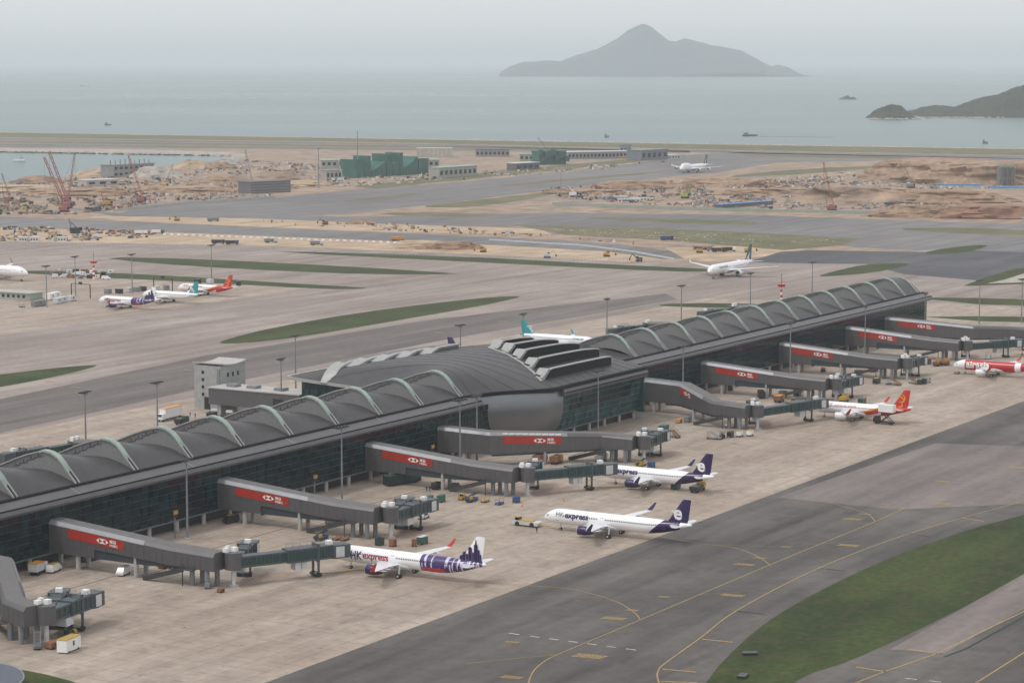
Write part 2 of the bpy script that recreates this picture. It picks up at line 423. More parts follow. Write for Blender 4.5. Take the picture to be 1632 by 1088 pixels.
# broad taxiway crossing the middle distance
sheet('taxiway', [(100, 330), (240, 345), (600, 345), (900, 339), (1200, 343), (1632, 358), (2600, 390), (2600, 450), (1632, 404), (1370, 395), (1250, 380), (870, 360), (640, 362), (420, 352), (200, 348)], 0.05, G_FARA)
sheet('verge', [(590, 340), (700, 338), (820, 343), (760, 346), (640, 344)], 0.07, G_FGRASS, smooth=1)
sheet('verge', [(910, 347), (1000, 346), (1240, 355), (1180, 359), (1040, 354)], 0.07, G_FGRASS, smooth=1)
sheet('verge', [(1410, 365), (1520, 362), (1700, 370), (1700, 377), (1540, 373)], 0.07, G_FGRASS, smooth=1)
sheet('verge', [(820, 359), (1000, 362), (1200, 371), (1370, 380), (1345, 390), (1250, 399), (1080, 384), (900, 374)], 0.07, G_FGRASS)
# haul road through the sand
sheet('road', [(-400, 330), (0, 345), (200, 353), (400, 362), (640, 372), (900, 383), (1010, 392), (1080, 402), (1100, 412), (1060, 413), (960, 400), (800, 391), (600, 383), (300, 371), (0, 362), (-400, 350)], 0.05, G_FARA)
sheet('sand', [(-400, 350), (0, 362.5), (300, 371.5), (600, 383.5), (800, 391.5), (960, 400.5), (1075, 414), (1000, 417), (700, 403), (440, 392), (0, 385), (-400, 380)], 0.05, G_SAND)
sheet('sand', [(120, 344), (400, 348), (620, 357), (860, 365), (880, 374), (640, 371), (400, 361), (200, 352)], 0.06, G_SAND)
sheet('sand', [(1090, 412), (1060, 395), (1200, 392), (1290, 397), (1200, 412), (1130, 418)], 0.06, G_SAND)
# pavement of the remote stands and taxi lanes
sheet('taxiway', [(-600, 372), (0, 385.5), (440, 393), (700, 404), (1000, 418), (1130, 420), (1290, 400), (1500, 398), (2600, 452), (2600, 700), (1750, 560), (1632, 700), (0, 780), (-900, 800)], 0.06, G_PAVE)
sheet('taxiway', [(-900, 900), (0, 690), (330, 617), (700, 543), (1080, 477), (1060, 468), (700, 508), (330, 566), (0, 636), (-900, 800)], 0.08, G_BAND)
sheet('taxiway', [(1190, 418), (1245, 401), (1290, 399), (1480, 402), (1500, 398), (1700, 404), (1700, 436), (1560, 447), (1440, 437), (1380, 421), (1280, 420)], 0.08, G_DARKA)
for nm, pts, k in (
    ('verge', [(345, 548), (360, 541), (430, 523), (560, 500), (700, 482), (790, 473), (832, 472), (820, 476), (760, 489), (620, 513), (480, 537), (390, 547)], 1),
    ('verge', [(-200, 620), (0, 597), (80, 587), (140, 582), (160, 582), (120, 593), (60, 606), (0, 617), (-200, 650)], 1),
    ('verge', [(155, 410), (300, 412), (560, 425), (700, 434), (738, 437), (600, 438), (400, 430), (230, 419)], 1),
    ('verge', [(40, 430), (250, 438), (450, 451), (560, 457), (594, 460), (520, 461.5), (300, 449), (40, 437)], 1),
    ('verge', [(430, 400), (700, 407), (1000, 423), (1160, 430), (1120, 434), (1000, 430), (700, 415), (480, 404)], 1),
    ('verge', [(1040, 487), (1080, 483), (1200, 484), (1330, 489), (1330, 494), (1100, 490)], 1),
    ('verge', [(1300, 441), (1330, 432), (1380, 421), (1452, 419), (1440, 425), (1390, 435), (1330, 440)], 1),
    ('verge', [(1465, 404), (1510, 395), (1580, 389), (1560, 398), (1510, 406)], 1),
    ('verge', [(1535, 456), (1570, 442), (1620, 428), (1720, 424), (1720, 462), (1632, 453)], 0),
    ('verge', [(1450, 474), (1560, 475), (1720, 480), (1720, 490), (1560, 485)], 0),
    ('verge', [(1470, 505), (1560, 504), (1720, 506), (1720, 516), (1560, 512)], 0)):
    sheet(nm, pts, 0.10, G_GRASS, smooth=k)
sheet('apron', [(-600, 620), (0, 533), (250, 496), (510, 457), (420, 455), (300, 450), (60, 437), (0, 437), (-600, 470)], 0.09, G_CONC)
# the apron around the concourse, its dark taxiway and the verge beyond
def abpoly(l): return [W(a, b) for a, b in l]
apron = sheet('apron', abpoly([(-420, 13.5), (640, 13.5), (640, -140), (600, -262), (-420, -258)]), 0.09, G_CONC, True)
tw = sheet('taxiway', abpoly([(-420, 13.5), (640, 13.5), (640, 330), (-420, 330)]), 0.07, G_ASPH, True)
sheet('worn_pavement', [(1237, 793), (1490, 706.5), (1632, 711), (1900, 716), (1900, 800), (1632, 803), (1430, 812)], 0.095, G_LITE)
sheet('verge', [(1120, 1110), (1128, 1080), (1180, 1025), (1230, 985), (1290, 950), (1360, 915), (1440, 880), (1540, 845), (1632, 820), (1800, 778), (1800, 826), (1632, 914), (1560, 955), (1440, 1015), (1350, 1055), (1290, 1073), (1262, 1090), (1230, 1130)], 0.105, G_GRASS, smooth=1)
sheet('verge', [(-80, 1180), (-80, 1052), (30, 1066), (90, 1078), (160, 1100), (200, 1180)], 0.105, G_GRASS, smooth=1)
sheet('shoulder', [(1418, 1035), (1640, 910), (1800, 826), (1800, 890), (1640, 966), (1505, 1041)], 0.098, G_LITE)

def stripe(name, pts, w, m, z=0.115, dash=None, parent=tw, ab=False):
    P = [W(*p) if ab else gp(*p) for p in pts]
    mb = MB(); acc = 0.0
    # resample
    seg = []
    for i in range(len(P) - 1):
        a, b = P[i], P[i + 1]; n = max(1, int((b - a).length / (dash or 30)))
        for k in range(n): seg.append((a.lerp(b, k / n), a.lerp(b, (k + 1) / n)))
    for k, (a, b) in enumerate(seg):
        if dash and k % 2: continue
        d = (b - a).normalized(); s = Vector((-d.y, d.x, 0)) * w / 2
        e = Vector((0, 0, 0)) if dash else d * 0.05
        mb.add([(*(a - s).xy, z), (*(b - s + e).xy, z), (*(b + s + e).xy, z), (*(a + s).xy, z)], [(0, 1, 2, 3)])
    return mb.build(name, m, parent)
def z8(*l): return [(840 + x / 2.0606, 640 + y / 2.0606) for x, y in l]
def arc_pts(l, n=4):
    out = []
    for i in range(len(l) - 1):
        p0 = l[max(i - 1, 0)]; p1 = l[i]; p2 = l[i + 1]; p3 = l[min(i + 2, len(l) - 1)]
        for k in range(n):
            t = k / n
            out.append(tuple(0.5 * (2 * p1[c] + (p2[c] - p0[c]) * t + (2 * p0[c] - 5 * p1[c] + 4 * p2[c] - p3[c]) * t * t + (3 * p1[c] - p0[c] - 3 * p2[c] + p3[c]) * t ** 3) for c in (0, 1)))
    return out + [l[-1]]
stripe('centre_line', arc_pts(z8((0, 990), (4, 930), (18, 890), (45, 862), (90, 835), (230, 776), (375, 715), (800, 535), (1140, 395), (1240, 350))), 0.32, M_YEL)
stripe('edge_line', arc_pts(z8((445, 960), (428, 905), (432, 882), (452, 860), (570, 775), (690, 685), (950, 550), (1250, 435), (1600, 335), (1720, 300))), 0.36, M_YEL)
for l in (((-260, 590), (90, 610), (200, 628), (300, 660), (355, 695), (372, 718)), ((420, 440), (560, 465), (680, 480), (750, 505), (790, 530), (798, 540)), ((880, 315), (980, 330), (1060, 350), (1120, 370), (1142, 392))):
    stripe('lead_in_line', arc_pts(z8(*l)), 0.3, M_YEL)
stripe('lead_in_line', z8((-200, 860), (0, 840), (90, 832)), 0.25, M_YEL)
stripe('lead_in_line', z8((-240, 640), (440, 642), (700, 625)), 0.12, M_YEL)
stripe('lead_in_line', z8((600, 470), (850, 478), (1100, 455)), 0.12, M_YEL)
stripe('service_line', z8((-60, 760), (10, 770), (390, 820)), 0.35, M_WHT, dash=2.2)
for p, q, m in (((575, 780), (675, 790), M_YEL), ((690, 688), (780, 698), M_BLKP), ((965, 548), (1045, 556), M_BLKP), ((1255, 433), (1325, 445), M_BLKP), ((1425, 382), (1500, 393), M_YEL), ((445, 878), (555, 888), M_YEL), ((440, 919), (560, 923), M_YEL), ((1080, 871), (1178, 887), M_YEL), ((1250, 812), (1345, 828), M_YEL)):
    stripe('bar_marking', z8(p, q), 0.65, m)
stripe('edge_line', z8((1010, 950), (1176, 886), (1345, 828), (1480, 762), (1660, 675)), 0.45, M_YEL)
stripe('edge_line', z8((1400, 960), (1480, 920), (1632, 824), (1700, 780)), 0.4, M_YEL)
stripe('joint_seal', z8((1370, 838), (1440, 812), (1660, 690)), 0.6, M_BLKP)
stripe('service_line', z8((1240, 908), (1400, 925)), 0.35, M_WHT, dash=2.2)
def marking(px, py, k=1.0):
    c = gp(px, py); mb = MB(); k *= .72
    for i in range(7):
        x = (i - 3) * 1.05 * k
        mb.add([(x - .9 * k, -1.5 * k, 0), (x - .25 * k, -1.5 * k, 0), (x + .9 * k, 1.5 * k, 0), (x + .25 * k, 1.5 * k, 0)], [(0, 1, 2, 3)])
    mb.add([(-4.2 * k, -1.75 * k, 0), (4.0 * k, -1.75 * k, 0), (4.0 * k, -1.5 * k, 0), (-4.2 * k, -1.5 * k, 0)], [(0, 1, 2, 3)])
    mb.add([(-4.0 * k, 1.5 * k, 0), (4.2 * k, 1.5 * k, 0), (4.2 * k, 1.75 * k, 0), (-4.0 * k, 1.75 * k, 0)], [(0, 1, 2, 3)])
    o = mb.build('stand_marking', M_YEL, tw, loc=(c.x, c.y, 0.118), rz=RZ - math.pi / 2 + .15)
for x, y, k in ((285, 712, 1), (345, 685, .55), (450, 641, .5), (675, 636, 1), (715, 535, .9), (765, 513, .6), (850, 477, .5), (1055, 472, 1), (1068, 386, .9), (1110, 370, .6), (205, 836, 1.25), (1365, 335, .9), (1180, 338, .5), (1610, 216, 1), (1365, 262, .7), (-50, 905, .8), (-50, 790, .6)):
    p = z8((x, y))[0]; marking(p[0], p[1], k)
# apron service lines and lead-in lines
for a in (-104 + 31, 66, 228, 369, -3):
    stripe('lead_in_line', [(a, 13), (a, -36)], 0.18, M_YEL, 0.105, parent=apron, ab=True)
stripe('drain_channel', [(-300, -79.5), (560, -79.5)], 0.35, M_BLKP, 0.105, parent=apron, ab=True)
stripe('service_road_line', [(-300, -92.5), (560, -92.5)], 0.1, M_WHT, 0.105, parent=apron, ab=True)
stripe('service_road_line', [(-300, -62), (560, -62)], 0.14, M_WHT, 0.105, dash=4, parent=apron, ab=True)
M_HATCH = mat('worn red paint', (0.33, 0.12, 0.09), 0.8, 0.3, 1.0)
for a, b in ((-98, -46), (44, -45), (196, -42), (114, -44), (-30, -46)):
    mb = MB()
    for i in range(9):
        for sgn in (-1, 1):
            p0 = W(a + i * 1.5, b - 3.5); p1 = W(a + i * 1.5 + sgn * 6, b + 3.5); d = (p1 - p0).normalized(); q = Vector((-d.y, d.x, 0)) * .07
            mb.add([(*(p0 - q).xy, .106 + .002 * sgn), (*(p1 - q).xy, .106 + .002 * sgn), (*(p1 + q).xy, .106 + .002 * sgn), (*(p0 + q).xy, .106 + .002 * sgn)], [(0, 1, 2, 3)])
    mb.build('red_hatching', M_HATCH, apron)
for p in ((120, 637), (200, 600), (455, 625), (540, 568), (800, 512), (700, 530), (590, 566), (870, 492), (930, 480), (80, 628), (300, 590)):
    marking(p[0], p[1] if p[1] < 600 else p[1] - 20, 0.8)

# ------------------------------------------------------------------ sea, islands
def sea_mat():
    m, N, L, p = new_mat('sea water')
    p.inputs['Base Color'].default_value = (0.055, 0.115, 0.12, 1)
    p.inputs['Roughness'].default_value = 0.22
    p.inputs['Specular IOR Level'].default_value = 0.12
    g = N.new('ShaderNodeNewGeometry')
    def noise(sc, scl):
        q = N.new('ShaderNodeMapping'); q.inputs['Scale'].default_value = scl; L.new(g.outputs['Position'], q.inputs['Vector'])
        n = N.new('ShaderNodeTexNoise'); n.inputs['Scale'].default_value = sc; n.inputs['Detail'].default_value = 6
        L.new(q.outputs[0], n.inputs['Vector']); return n.outputs['Fac']
    r = N.new('ShaderNodeValToRGB')
    r.color_ramp.elements[0].position = 0.35; r.color_ramp.elements[0].color = (0.068, 0.138, 0.142, 1)
    r.color_ramp.elements[1].position = 0.68; r.color_ramp.elements[1].color = (0.08, 0.150, 0.152, 1)
    L.new(noise(0.0007, (0.5, 1, 1)), r.inputs['Fac']); L.new(r.outputs[0], p.inputs['Base Color'])
    r2 = N.new('ShaderNodeMapRange'); r2.inputs['From Min'].default_value = 0.35; r2.inputs['From Max'].default_value = 0.65
    r2.inputs['To Min'].default_value = 0.27; r2.inputs['To Max'].default_value = 0.31
    L.new(noise(0.0009, (0.5, 1, 1)), r2.inputs['Value']); L.new(r2.outputs[0], p.inputs['Roughness'])
    b = N.new('ShaderNodeBump'); b.inputs['Strength'].default_value = 0.08; b.inputs['Distance'].default_value = 0.2
    L.new(noise(0.12, (0.6, 1, 1)), b.inputs['Height']); L.new(b.outputs[0], p.inputs['Normal'])
    return m
M_SEA = sea_mat()
sea = MB().add([(-45000, 500, -2.5), (45000, 500, -2.5), (45000, 78000, -2.5), (-45000, 78000, -2.5)], [(0, 1, 2, 3)]).build('sea', M_SEA)
structure(sea)
M_ISL = ground_mat('wooded slope', (0.016, 0.024, 0.013), (0.028, 0.038, 0.02), (0.05, 0.055, 0.035), big=0.02, streak=0.0, fine=0.12, speck=0.3)
M_ISLF = ground_mat('haze tinted wooded slope', (0.035, 0.06, 0.07), (0.05, 0.072, 0.08), None, big=0.002, streak=0.0, fine=0.01)  # blue of the distance haze is put into the base colour
M_SHORE = mat('bare shore rock', (0.42, 0.36, 0.30), 0.9, 0.2, 0.05)
from mathutils import noise as mnoise
def hill(name, prof, ybase, depth, m, seed, rough=0.08, shore=0, nx=320, ny=60, kind='structure'):
    """terrain whose ridge follows prof [(photo x, ridge row)], waterline on photo row ybase"""
    c = gp(816, ybase, -2.5); d = c.y; k = d / FPX
    xs = [p[0] for p in prof]; mb = MB(); rows = []
    for j in range(ny + 1):
        t = j / ny * 2 - 1; row = []
        for i in range(nx + 1):
            x = xs[0] + (xs[-1] - xs[0]) * i / nx
            for q in range(len(prof) - 1):
                if prof[q][0] <= x <= prof[q + 1][0]: break
            (x0, y0), (x1, y1) = prof[q], prof[q + 1]; u = (x - x0) / max(1e-6, x1 - x0)
            h = max(0.0, (ybase - (y0 + (y1 - y0) * u))) * k
            X = (x - 816) * k
            sh = mnoise.noise(Vector((X / (depth * .5), seed, 0))) * .22
            e = max(0.0, 1 - abs((t - sh)) ** 1.35)
            nz = mnoise.fractal(Vector((X / (depth * .35), t * 2.2 + seed, seed)), 0.9, 2.0, 6)
            z = h * e * (1 + rough * nz * (1 - e * .7) * 2) + rough * h * nz * .25 * e
            if depth < 1000 and e > 0 and h > 0: z += (4.0 * abs(mnoise.noise(Vector((X * .05, t * depth * .03, seed)))) + 2.2 * abs(mnoise.noise(Vector((X * .16, t * depth * .08, seed))))) * min(1, h / 12)
            row.append((X, d + (t + 1) * depth / 2, -3.5 + max(0, z) * 1.0 + (1.0 if e > 0 and h > 0 else 0)))
        rows.append(row)
    mb.loft(rows, caps=False, closed=False)
    o = mb.build(name, [m], smooth=60); o['kind'] = kind
    return o
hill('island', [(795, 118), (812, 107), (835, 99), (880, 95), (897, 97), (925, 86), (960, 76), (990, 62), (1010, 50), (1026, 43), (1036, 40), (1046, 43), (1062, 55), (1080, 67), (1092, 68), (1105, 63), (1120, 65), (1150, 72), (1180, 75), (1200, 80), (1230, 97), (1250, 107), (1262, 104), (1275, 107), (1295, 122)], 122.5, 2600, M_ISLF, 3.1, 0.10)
isl1 = hill('island', [(1388, 189), (1398, 179), (1410, 172), (1424, 168), (1438, 173), (1452, 182), (1464, 189)], 190, 130, M_ISL, 8.0, 0.35)
isl2 = hill('island', [(1478, 188), (1486, 182), (1500, 175), (1517, 171), (1535, 173), (1552, 175), (1575, 166), (1600, 158), (1632, 152), (1680, 132), (1760, 110), (1860, 104), (1960, 130), (2060, 187)], 188, 520, M_ISL, 5.3, 0.22)
hill('islet', [(1338, 159), (1346, 156), (1352, 153), (1358, 157), (1362, 155), (1366, 159)], 159, 120, M_ISL, 2.2, 0.3, nx=40, ny=14)
hill('islet', [(1474, 177), (1482, 171), (1490, 176)], 177, 90, M_ISL, 4.2, 0.3, nx=30, ny=12)
def shore_rocks(name, x0, x1, y, n):
    mb = MB(); k = mpp(y)
    for i in range(n):
        x = x0 + (x1 - x0) * rnd.random(); p = gp(x, y + rnd.random() * .5, -2.5); r = rnd.uniform(1.0, 3.2)
        mb.tube((p.x, p.y, -2.6), (p.x + rnd.uniform(-1, 1), p.y + 1, -2.5 + r), r * 1.6, r * .6, 6)
    o = mb.build(name, M_SHORE); return stuff(o)
shore_rocks('shore_rocks', 1384, 1468, 190.2, 60); shore_rocks('shore_rocks', 1474, 1600, 188.3, 90)
# stone revetment round the inlet and along the runway shore
sheet('revetment', [(-900, 227), (0, 236), (240, 239.2), (360, 242.5), (400, 246), (388, 250), (372, 246.5), (240, 243), (0, 240), (-900, 231)], 0.06, G_ROCKF)
mb = MB()
for l in ([(-900, 231), (0, 240), (240, 243), (372, 246.5), (388, 250), (340, 262), (250, 272), (130, 281), (60, 287), (0, 291), (-900, 330)], [(-900, 199), (0, 211), (1200, 231), (1632, 237.5), (2900, 258)]):
    for p, q in zip(l, l[1:]):
        a, b = gp(*p), gp(*q); d = (b - a).normalized(); n = Vector((-d.y, d.x, 0)) * 4.0; n = -n if l[0][1] > 200 else n
        mb.add([(a.x, a.y, .03), (b.x, b.y, .03), (b.x + n.x, b.y + n.y, -2.7), (a.x + n.x, a.y + n.y, -2.7)], [(0, 1, 2, 3)])
structure(mb.build('sea_wall', G_ROCKF))
# sea wall of the runway island
mb = MB()
for k in range(900):
    x = rnd.uniform(-200, 1800)
    y = (211 + (x / 1632) * 26.5) if k % 3 else 0
    if y == 0:
        x = rnd.uniform(-200, 372); y = 240 + (x / 372) * 6.2 if x > 0 else 240 + x * .01
    p = gp(x, y + rnd.uniform(-.25, .25)); r = rnd.uniform(1.2, 2.6)
    mb.tube((p.x, p.y, -2.6), (p.x + rnd.uniform(-1, 1), p.y + 2, r * .12), r * 1.8, r * .7, 5)
o = stuff(mb.build('sea_wall_boulders', M_SHORE)); 

# ------------------------------------------------------------------ concourse
Z0, GB = 18.0, 105.5                 # gutter height and its distance; local frame x=a, y=-b
conc = thing('concourse', 'long grey airport concourse with scalloped arched roof and dark glass walls', 'terminal', W(0, 0), RZ)
FB = 101.0                            # glass line
def wing_frame(a0, a1):
    mb = MB(); mb.box(a0, a1, FB + .25, FB + .6, 3.3, 15.0)
    return mb.build('facade_frame', M_FRAME, conc)
RIBS_L = [-91 + 23.5 * k for k in range(-5, 9)]
RIBS_R = [219.6 + 24.5 * k for k in range(12)]
WINGS = ((-212, 110), (197, 506))
panes = []
for a0, a1 in WINGS:
    wing_frame(a0, a1)
    # set back ground floor and its columns
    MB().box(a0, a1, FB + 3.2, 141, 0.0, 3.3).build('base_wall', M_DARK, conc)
    a = a0 + 5
    while a < a1:
        MB().tube((a, FB + 1.2, 0.05), (a, FB + 1.2, 3.35), 0.62, n=12).build('column', M_CONCW, conc, 40)
        a += 11.75
    MB().box(a0, a1, FB + .3, 141, 3.0, 3.25).build('floor_slab', M_GREY, conc)
    # far side wall so that nothing is hollow
    MB().box(a0, a1, 140.5, 141.2, 3.26, 17.0).build('rear_wall', M_PANEP, conc)
    n = int((a1 - a0) / 3.92); rows = [3.5 + 1.92 * r for r in range(7)]
    w = (a1 - a0) / n
    for i in range(n):
        for r in range(6): panes.append((a0 + i * w, w, rows[r], 1.92))
pane_me = None
pj = MB(); pjr = MB(); made = 0
def pane_mesh(w, h, m, nm):
    me = bpy.data.meshes.new(nm)
    b = MB().box(.09, w - .09, -.08, .24, .08, h - .08)
    me.from_pydata(b.v, [], b.f); me.materials.append(m); me.update(); return me
PM = {}
red_spans = ((-190, -120), (-62, -36), (27, 60), (213, 240), (300, 345), (395, 440))
order = sorted(panes, key=lambda q: q[0])
for a, w, z, h in order:
    red = z > 12.5 and any(s <= a <= e for s, e in red_spans)
    vis = a > -128
    if vis and made < 300:
        key = (round(w, 3), red)
        if key not in PM: PM[key] = pane_mesh(w, h, M_PANER if red else M_PANE, 'pane')
        link('pane', PM[key], conc, (a, FB, z)); made += 1
    else:
        (pjr if red else pj).box(a + .09, a + w - .09, FB - .08, FB + .24, z + .08, z + h - .08)
stuff(pj.build('pane_field', M_PANE, conc)); stuff(pjr.build('pane_field', M_PANER, conc))

# roof profiles, measured from the near gutter (d) up; high arch under each rib, low arch at the end of each shell
HI = [(0, 18.2), (1.2, 19.4), (2.6, 21.2), (4.2, 23.1), (6.0, 24.7), (8.0, 25.6), (10.0, 25.9), (12.5, 25.7), (16, 24.8), (20, 23.4), (25, 21.4), (30, 19.4), (36, 17.4)]
LO = [(0, 18.2), (1.2, 18.7), (2.6, 19.25), (4.2, 19.85), (6.0, 20.4), (8.0, 20.8), (10.0, 21.05), (12.5, 21.15), (16, 21.0), (20, 20.5), (25, 19.5), (30, 18.4), (36, 17.4)]
def bay(a0, a1, first_low=False):
    """one shell: from the high arch at a0 down to the low arch at a1, then the louvred lunette and the rib at a1"""
    mb = MB(); rows = []
    for k in range(9):
        t = k / 8; e = 1 - (1 - t) ** 1.35
        if first_low: e = 1
        rows.append([(a0 + (a1 - a0) * t, GB + d, zh + (zl - zh) * e) for (d, zh), (_, zl) in zip(HI, LO)])
    mb.loft(rows, caps=False, closed=False)
    mb.build('roof_shell', M_ROOF, conc, 40)
def lunette(a):
    mb = MB(); n = len(HI); vs = []
    for (d, zh), (_, zl) in zip(HI, LO):
        vs += [(a, GB + d, zl - .3), (a + 0.0, GB + d, zh)]
    vs2 = [(x + .4, y, z) for x, y, z in vs]
    fs = [(2 * i, 2 * i + 1, 2 * i + 3, 2 * i + 2) for i in range(n - 1)]
    mb.add(vs, fs); mb.add(vs2, [f[::-1] for f in fs])
    o = mb.build('lunette', M_LUN, conc)
    # walkway steps under the crown
    st = MB(); pts = [(11.2, 24.6), (13.6, 24.1), (13.9, 23.7), (16.2, 23.2), (16.5, 22.6), (18.8, 22.1), (19.1, 21.6), (21.5, 21.1)]
    for p, q in zip(pts, pts[1:]): st.bar((a - .12, GB + p[0], p[1]), (a - .12, GB + q[0], q[1]), .12, .16)
    for d, z in ((12.4, 24.3), (15, 23.4), (17.6, 22.3), (20.2, 21.3)): st.bar((a - .12, GB + d, z), (a - .12, GB + d, z + .9), .12, .12)
    st.build('access_steps', M_SEAM, o)
def rib(a):
    mb = MB(); w0, w1 = -0.55, 1.25
    def sect(l, up):
        rings = []
        for d, z in l: rings.append([(a + w0, GB + d, z - .15), (a + w1, GB + d, z - .15), (a + w1, GB + d, z + up), (a + w0, GB + d, z + up)])
        return rings
    mb.loft(sect(HI[2:7] + [(11.2, 25.85)], .38)); o = mb.build('rib', M_RIB, conc, 50)
    MB().loft(sect([(11.2, 25.7), (12.5, 25.55), (16, 24.65), (20, 23.25), (25, 21.25), (30, 19.3)], .22)).build('rib_cap', M_TRIM, o, 50)
    st = MB()
    for x in (-.35, 1.0): st.bar((a + x, GB + 2.9, 21.7), (a + x, GB - .3, 18.4), .35, .45)
    st.build('strut', M_TRIM, o)
    MB().bar((a + .35, GB + 2.6, 21.1), (a + .35, GB + .1, 18.55), .9, .2).build('strut_channel', M_GUT, o)
ribs = RIBS_L
for k, a in enumerate(RIBS_L):
    lunette(a); rib(a)
    if k: bay(RIBS_L[k - 1] + .4, a)
bay(RIBS_L[0] - 23.5, RIBS_L[0])
for k, a in enumerate(RIBS_R):
    lunette(a); rib(a)
    if k: bay(RIBS_R[k - 1] + .4, a)
MID = [(d, zl + (zh - zl) * .8) for (d, zh), (_, zl) in zip(HI, LO)]
MB().loft([[(489.5 + (506 - 489.5) * t, GB + d, zh + (zm - zh) * t) for (d, zh), (_, zm) in zip(HI, MID)] for t in (0, .25, .5, .75, 1)], caps=False, closed=False).build('roof_shell', M_ROOF, conc, 40)
# rounded end of the concourse
mb = MB(); rows = []
for k in range(9):
    t = k / 8 * math.pi / 2; rows.append([(506 + 9 * math.sin(t), GB - 5.2 + (d + 5.2) * (1 - .06 * k / 8), 14.9 + (zl - 14.9) * math.cos(t) ** .8 if k < 8 else 14.9) for d, zl in [(-5.2, 15.4), (-4.9, 16.35), (-1, 17.85)] + MID])
mb.loft(rows, caps=False, closed=False); mb.build('end_roof', M_EAVE, conc, 40)
for q in (506, 510.5):
    MB().loft([[(q - .4, GB + d, z + .1), (q + .7, GB + d, z + .1), (q + .7, GB + d, z + .55), (q - .4, GB + d, z + .55)] for d, z in ([(d, z - (0 if q < 508 else 1.3 * (z - 14.9) / 10)) for d, z in MID])]).build('end_rib', M_TRIM, conc)
MB().box(506.05, 506.5, FB + .2, 141, 0, 16.6).build('end_wall', M_PANEP, conc)
# gutter, sloped eave and lip
EAVE = [(GB + .6, 18.35), (GB - .9, 18.3), (GB - 1.0, 17.85), (GB - 4.9, 16.35), (GB - 5.4, 15.5), (GB - 5.2, 14.9), (GB - 4.2, 14.9)]
for a0, a1 in ((-212, 103), (199, 512)):
    MB().box(a0, a1, GB - 1.0, GB + .9, 17.6, 18.32).build('gutter', M_GUT, conc)
    mb = MB(); n = int((a1 - a0) / 12)
    mb.loft([[(a0 + (a1 - a0) * i / n, y, z) for y, z in EAVE[2:] + [(GB - 1.0, 15.2)]] for i in range(n + 1)])
    o = mb.build('eave', M_EAVE, conc, 25)
    MB().box(a0, a1, GB - 4.75, GB - 4.4, 16.35, 16.72).build('eave_groove', M_GUT, o)
    sm = MB(); x = a0 + 23.5
    while x < a1:
        sm.bar((x, GB - 1.0, 17.92), (x, GB - 4.6, 16.54), .16, .12); x += 47
    sm.build('eave_seam', M_TRIM, o)
# central hall: big swelling roof, curved metal drum, glazed front
def sst(t): t = max(0, min(1, t)); return t * t * (3 - 2 * t)
PA = [97.4 + (219.6 - 97.4) * i / 60 for i in range(61)]
def near_y(a):
    if a < 132: return GB - (GB - 88) * sst((a - 99) / 31)
    if a < 193: return 88.0
    return 88 + (GB - 88) * sst((a - 193) / 10)
def far_y(a):
    if a < 120: return 141.5 + (187 - 141.5) * sst((a - 100) / 16)
    if a < 202: return 187.0
    return 187 - 45.5 * sst((a - 202) / 14)
def ridge(a): return 26.4 - 0.4 * sst((a - 150) / 30) - 5.0 * sst((a - 170) / 48)
def hi_z(d):
    for (d0, z0), (d1, z1) in zip(HI, HI[1:]):
        if d0 <= d <= d1: return z0 + (z1 - z0) * (d - d0) / (d1 - d0)
    return HI[0][1] if d < 0 else HI[-1][1]
def roof_z(a, y):
    k = sst((a - 97.4) / 14)
    return roof_z0(a, y) if k >= 1 else hi_z(y - GB) * (1 - k) + roof_z0(a, y) * k
def roof_z0(a, y):
    ny, fy = near_y(a), far_y(a); ry = GB + 20
    ry = GB + 10 + 12 * sst((a - 97) / 30)
    zg = 18.35 + .5 * sst((a - 97) / 20) * (1 - sst((a - 190) / 14)); zr = ridge(a)
    if y < ry:
        t = (y - ny) / max(.1, ry - ny); return zg + (zr - zg) * math.sin(max(0, min(1, t)) * math.pi / 2) ** 1.05
    t = (y - ry) / max(.1, fy - ry); return zr - (zr - 17.6) * (1 - math.cos(min(1, t) * math.pi / 2)) ** .9
mb = MB(); rows = []
for a in PA:
    ny, fy = near_y(a), far_y(a); rows.append([(a, ny + (fy - ny) * j / 46, roof_z(a, ny + (fy - ny) * j / 46)) for j in range(47)])
mb.loft(rows, caps=False, closed=False); hall_roof = mb.build('hall_roof', M_ROOF2, conc, 60)
for i in range(3, 58, 3):
    mb = MB()
    a = PA[i]; ny, fy = near_y(a), far_y(a); q = [(a, ny + (fy - ny) * j / 24, roof_z(a, ny + (fy - ny) * j / 24) + .03) for j in range(25)]
    for u, v in zip(q, q[1:]): mb.bar(u, v, .07, .1)
    mb.build('roof_seam', M_SEAM, hall_roof)
# trims round the hall roof
def edge_strip(name, fn, a0, a1, dy0, dy1, z0, z1, m, n=60, smooth=40):
    mb = MB(); rows = []
    for i in range(n + 1):
        a = a0 + (a1 - a0) * i / n; y = fn(a); zg = roof_z(a, y)
        rows.append([(a, y + dy0, zg + z0), (a, y + dy1, zg + z0), (a, y + dy1, zg + z1), (a, y + dy0, zg + z1)])
    mb.loft(rows); return mb.build(name, m, hall_roof, smooth)
edge_strip('hall_gutter', near_y, 99, 203, -1.15, .5, -1.0, .05, M_GUT)
edge_strip('far_eave', far_y, 98, 214, -.6, .9, -.9, .1, M_TRIM)
mb = MB(); rows = []
for i in range(41):
    a = 132.5 + 61 * i / 40; y = near_y(a); rows.append([(a, y - 1.0, 17.75), (a, y - 1.7, 16.7), (a, y - 1.5, 15.6), (a, y - .2, 15.6), (a, y - .2, 17.75)])
o = MB().loft(rows).build('hall_eave', M_EAVE, conc, 30)
MB().box(133, 193, 86.15, 86.5, 16.5, 16.85).build('eave_groove', M_GUT, o)
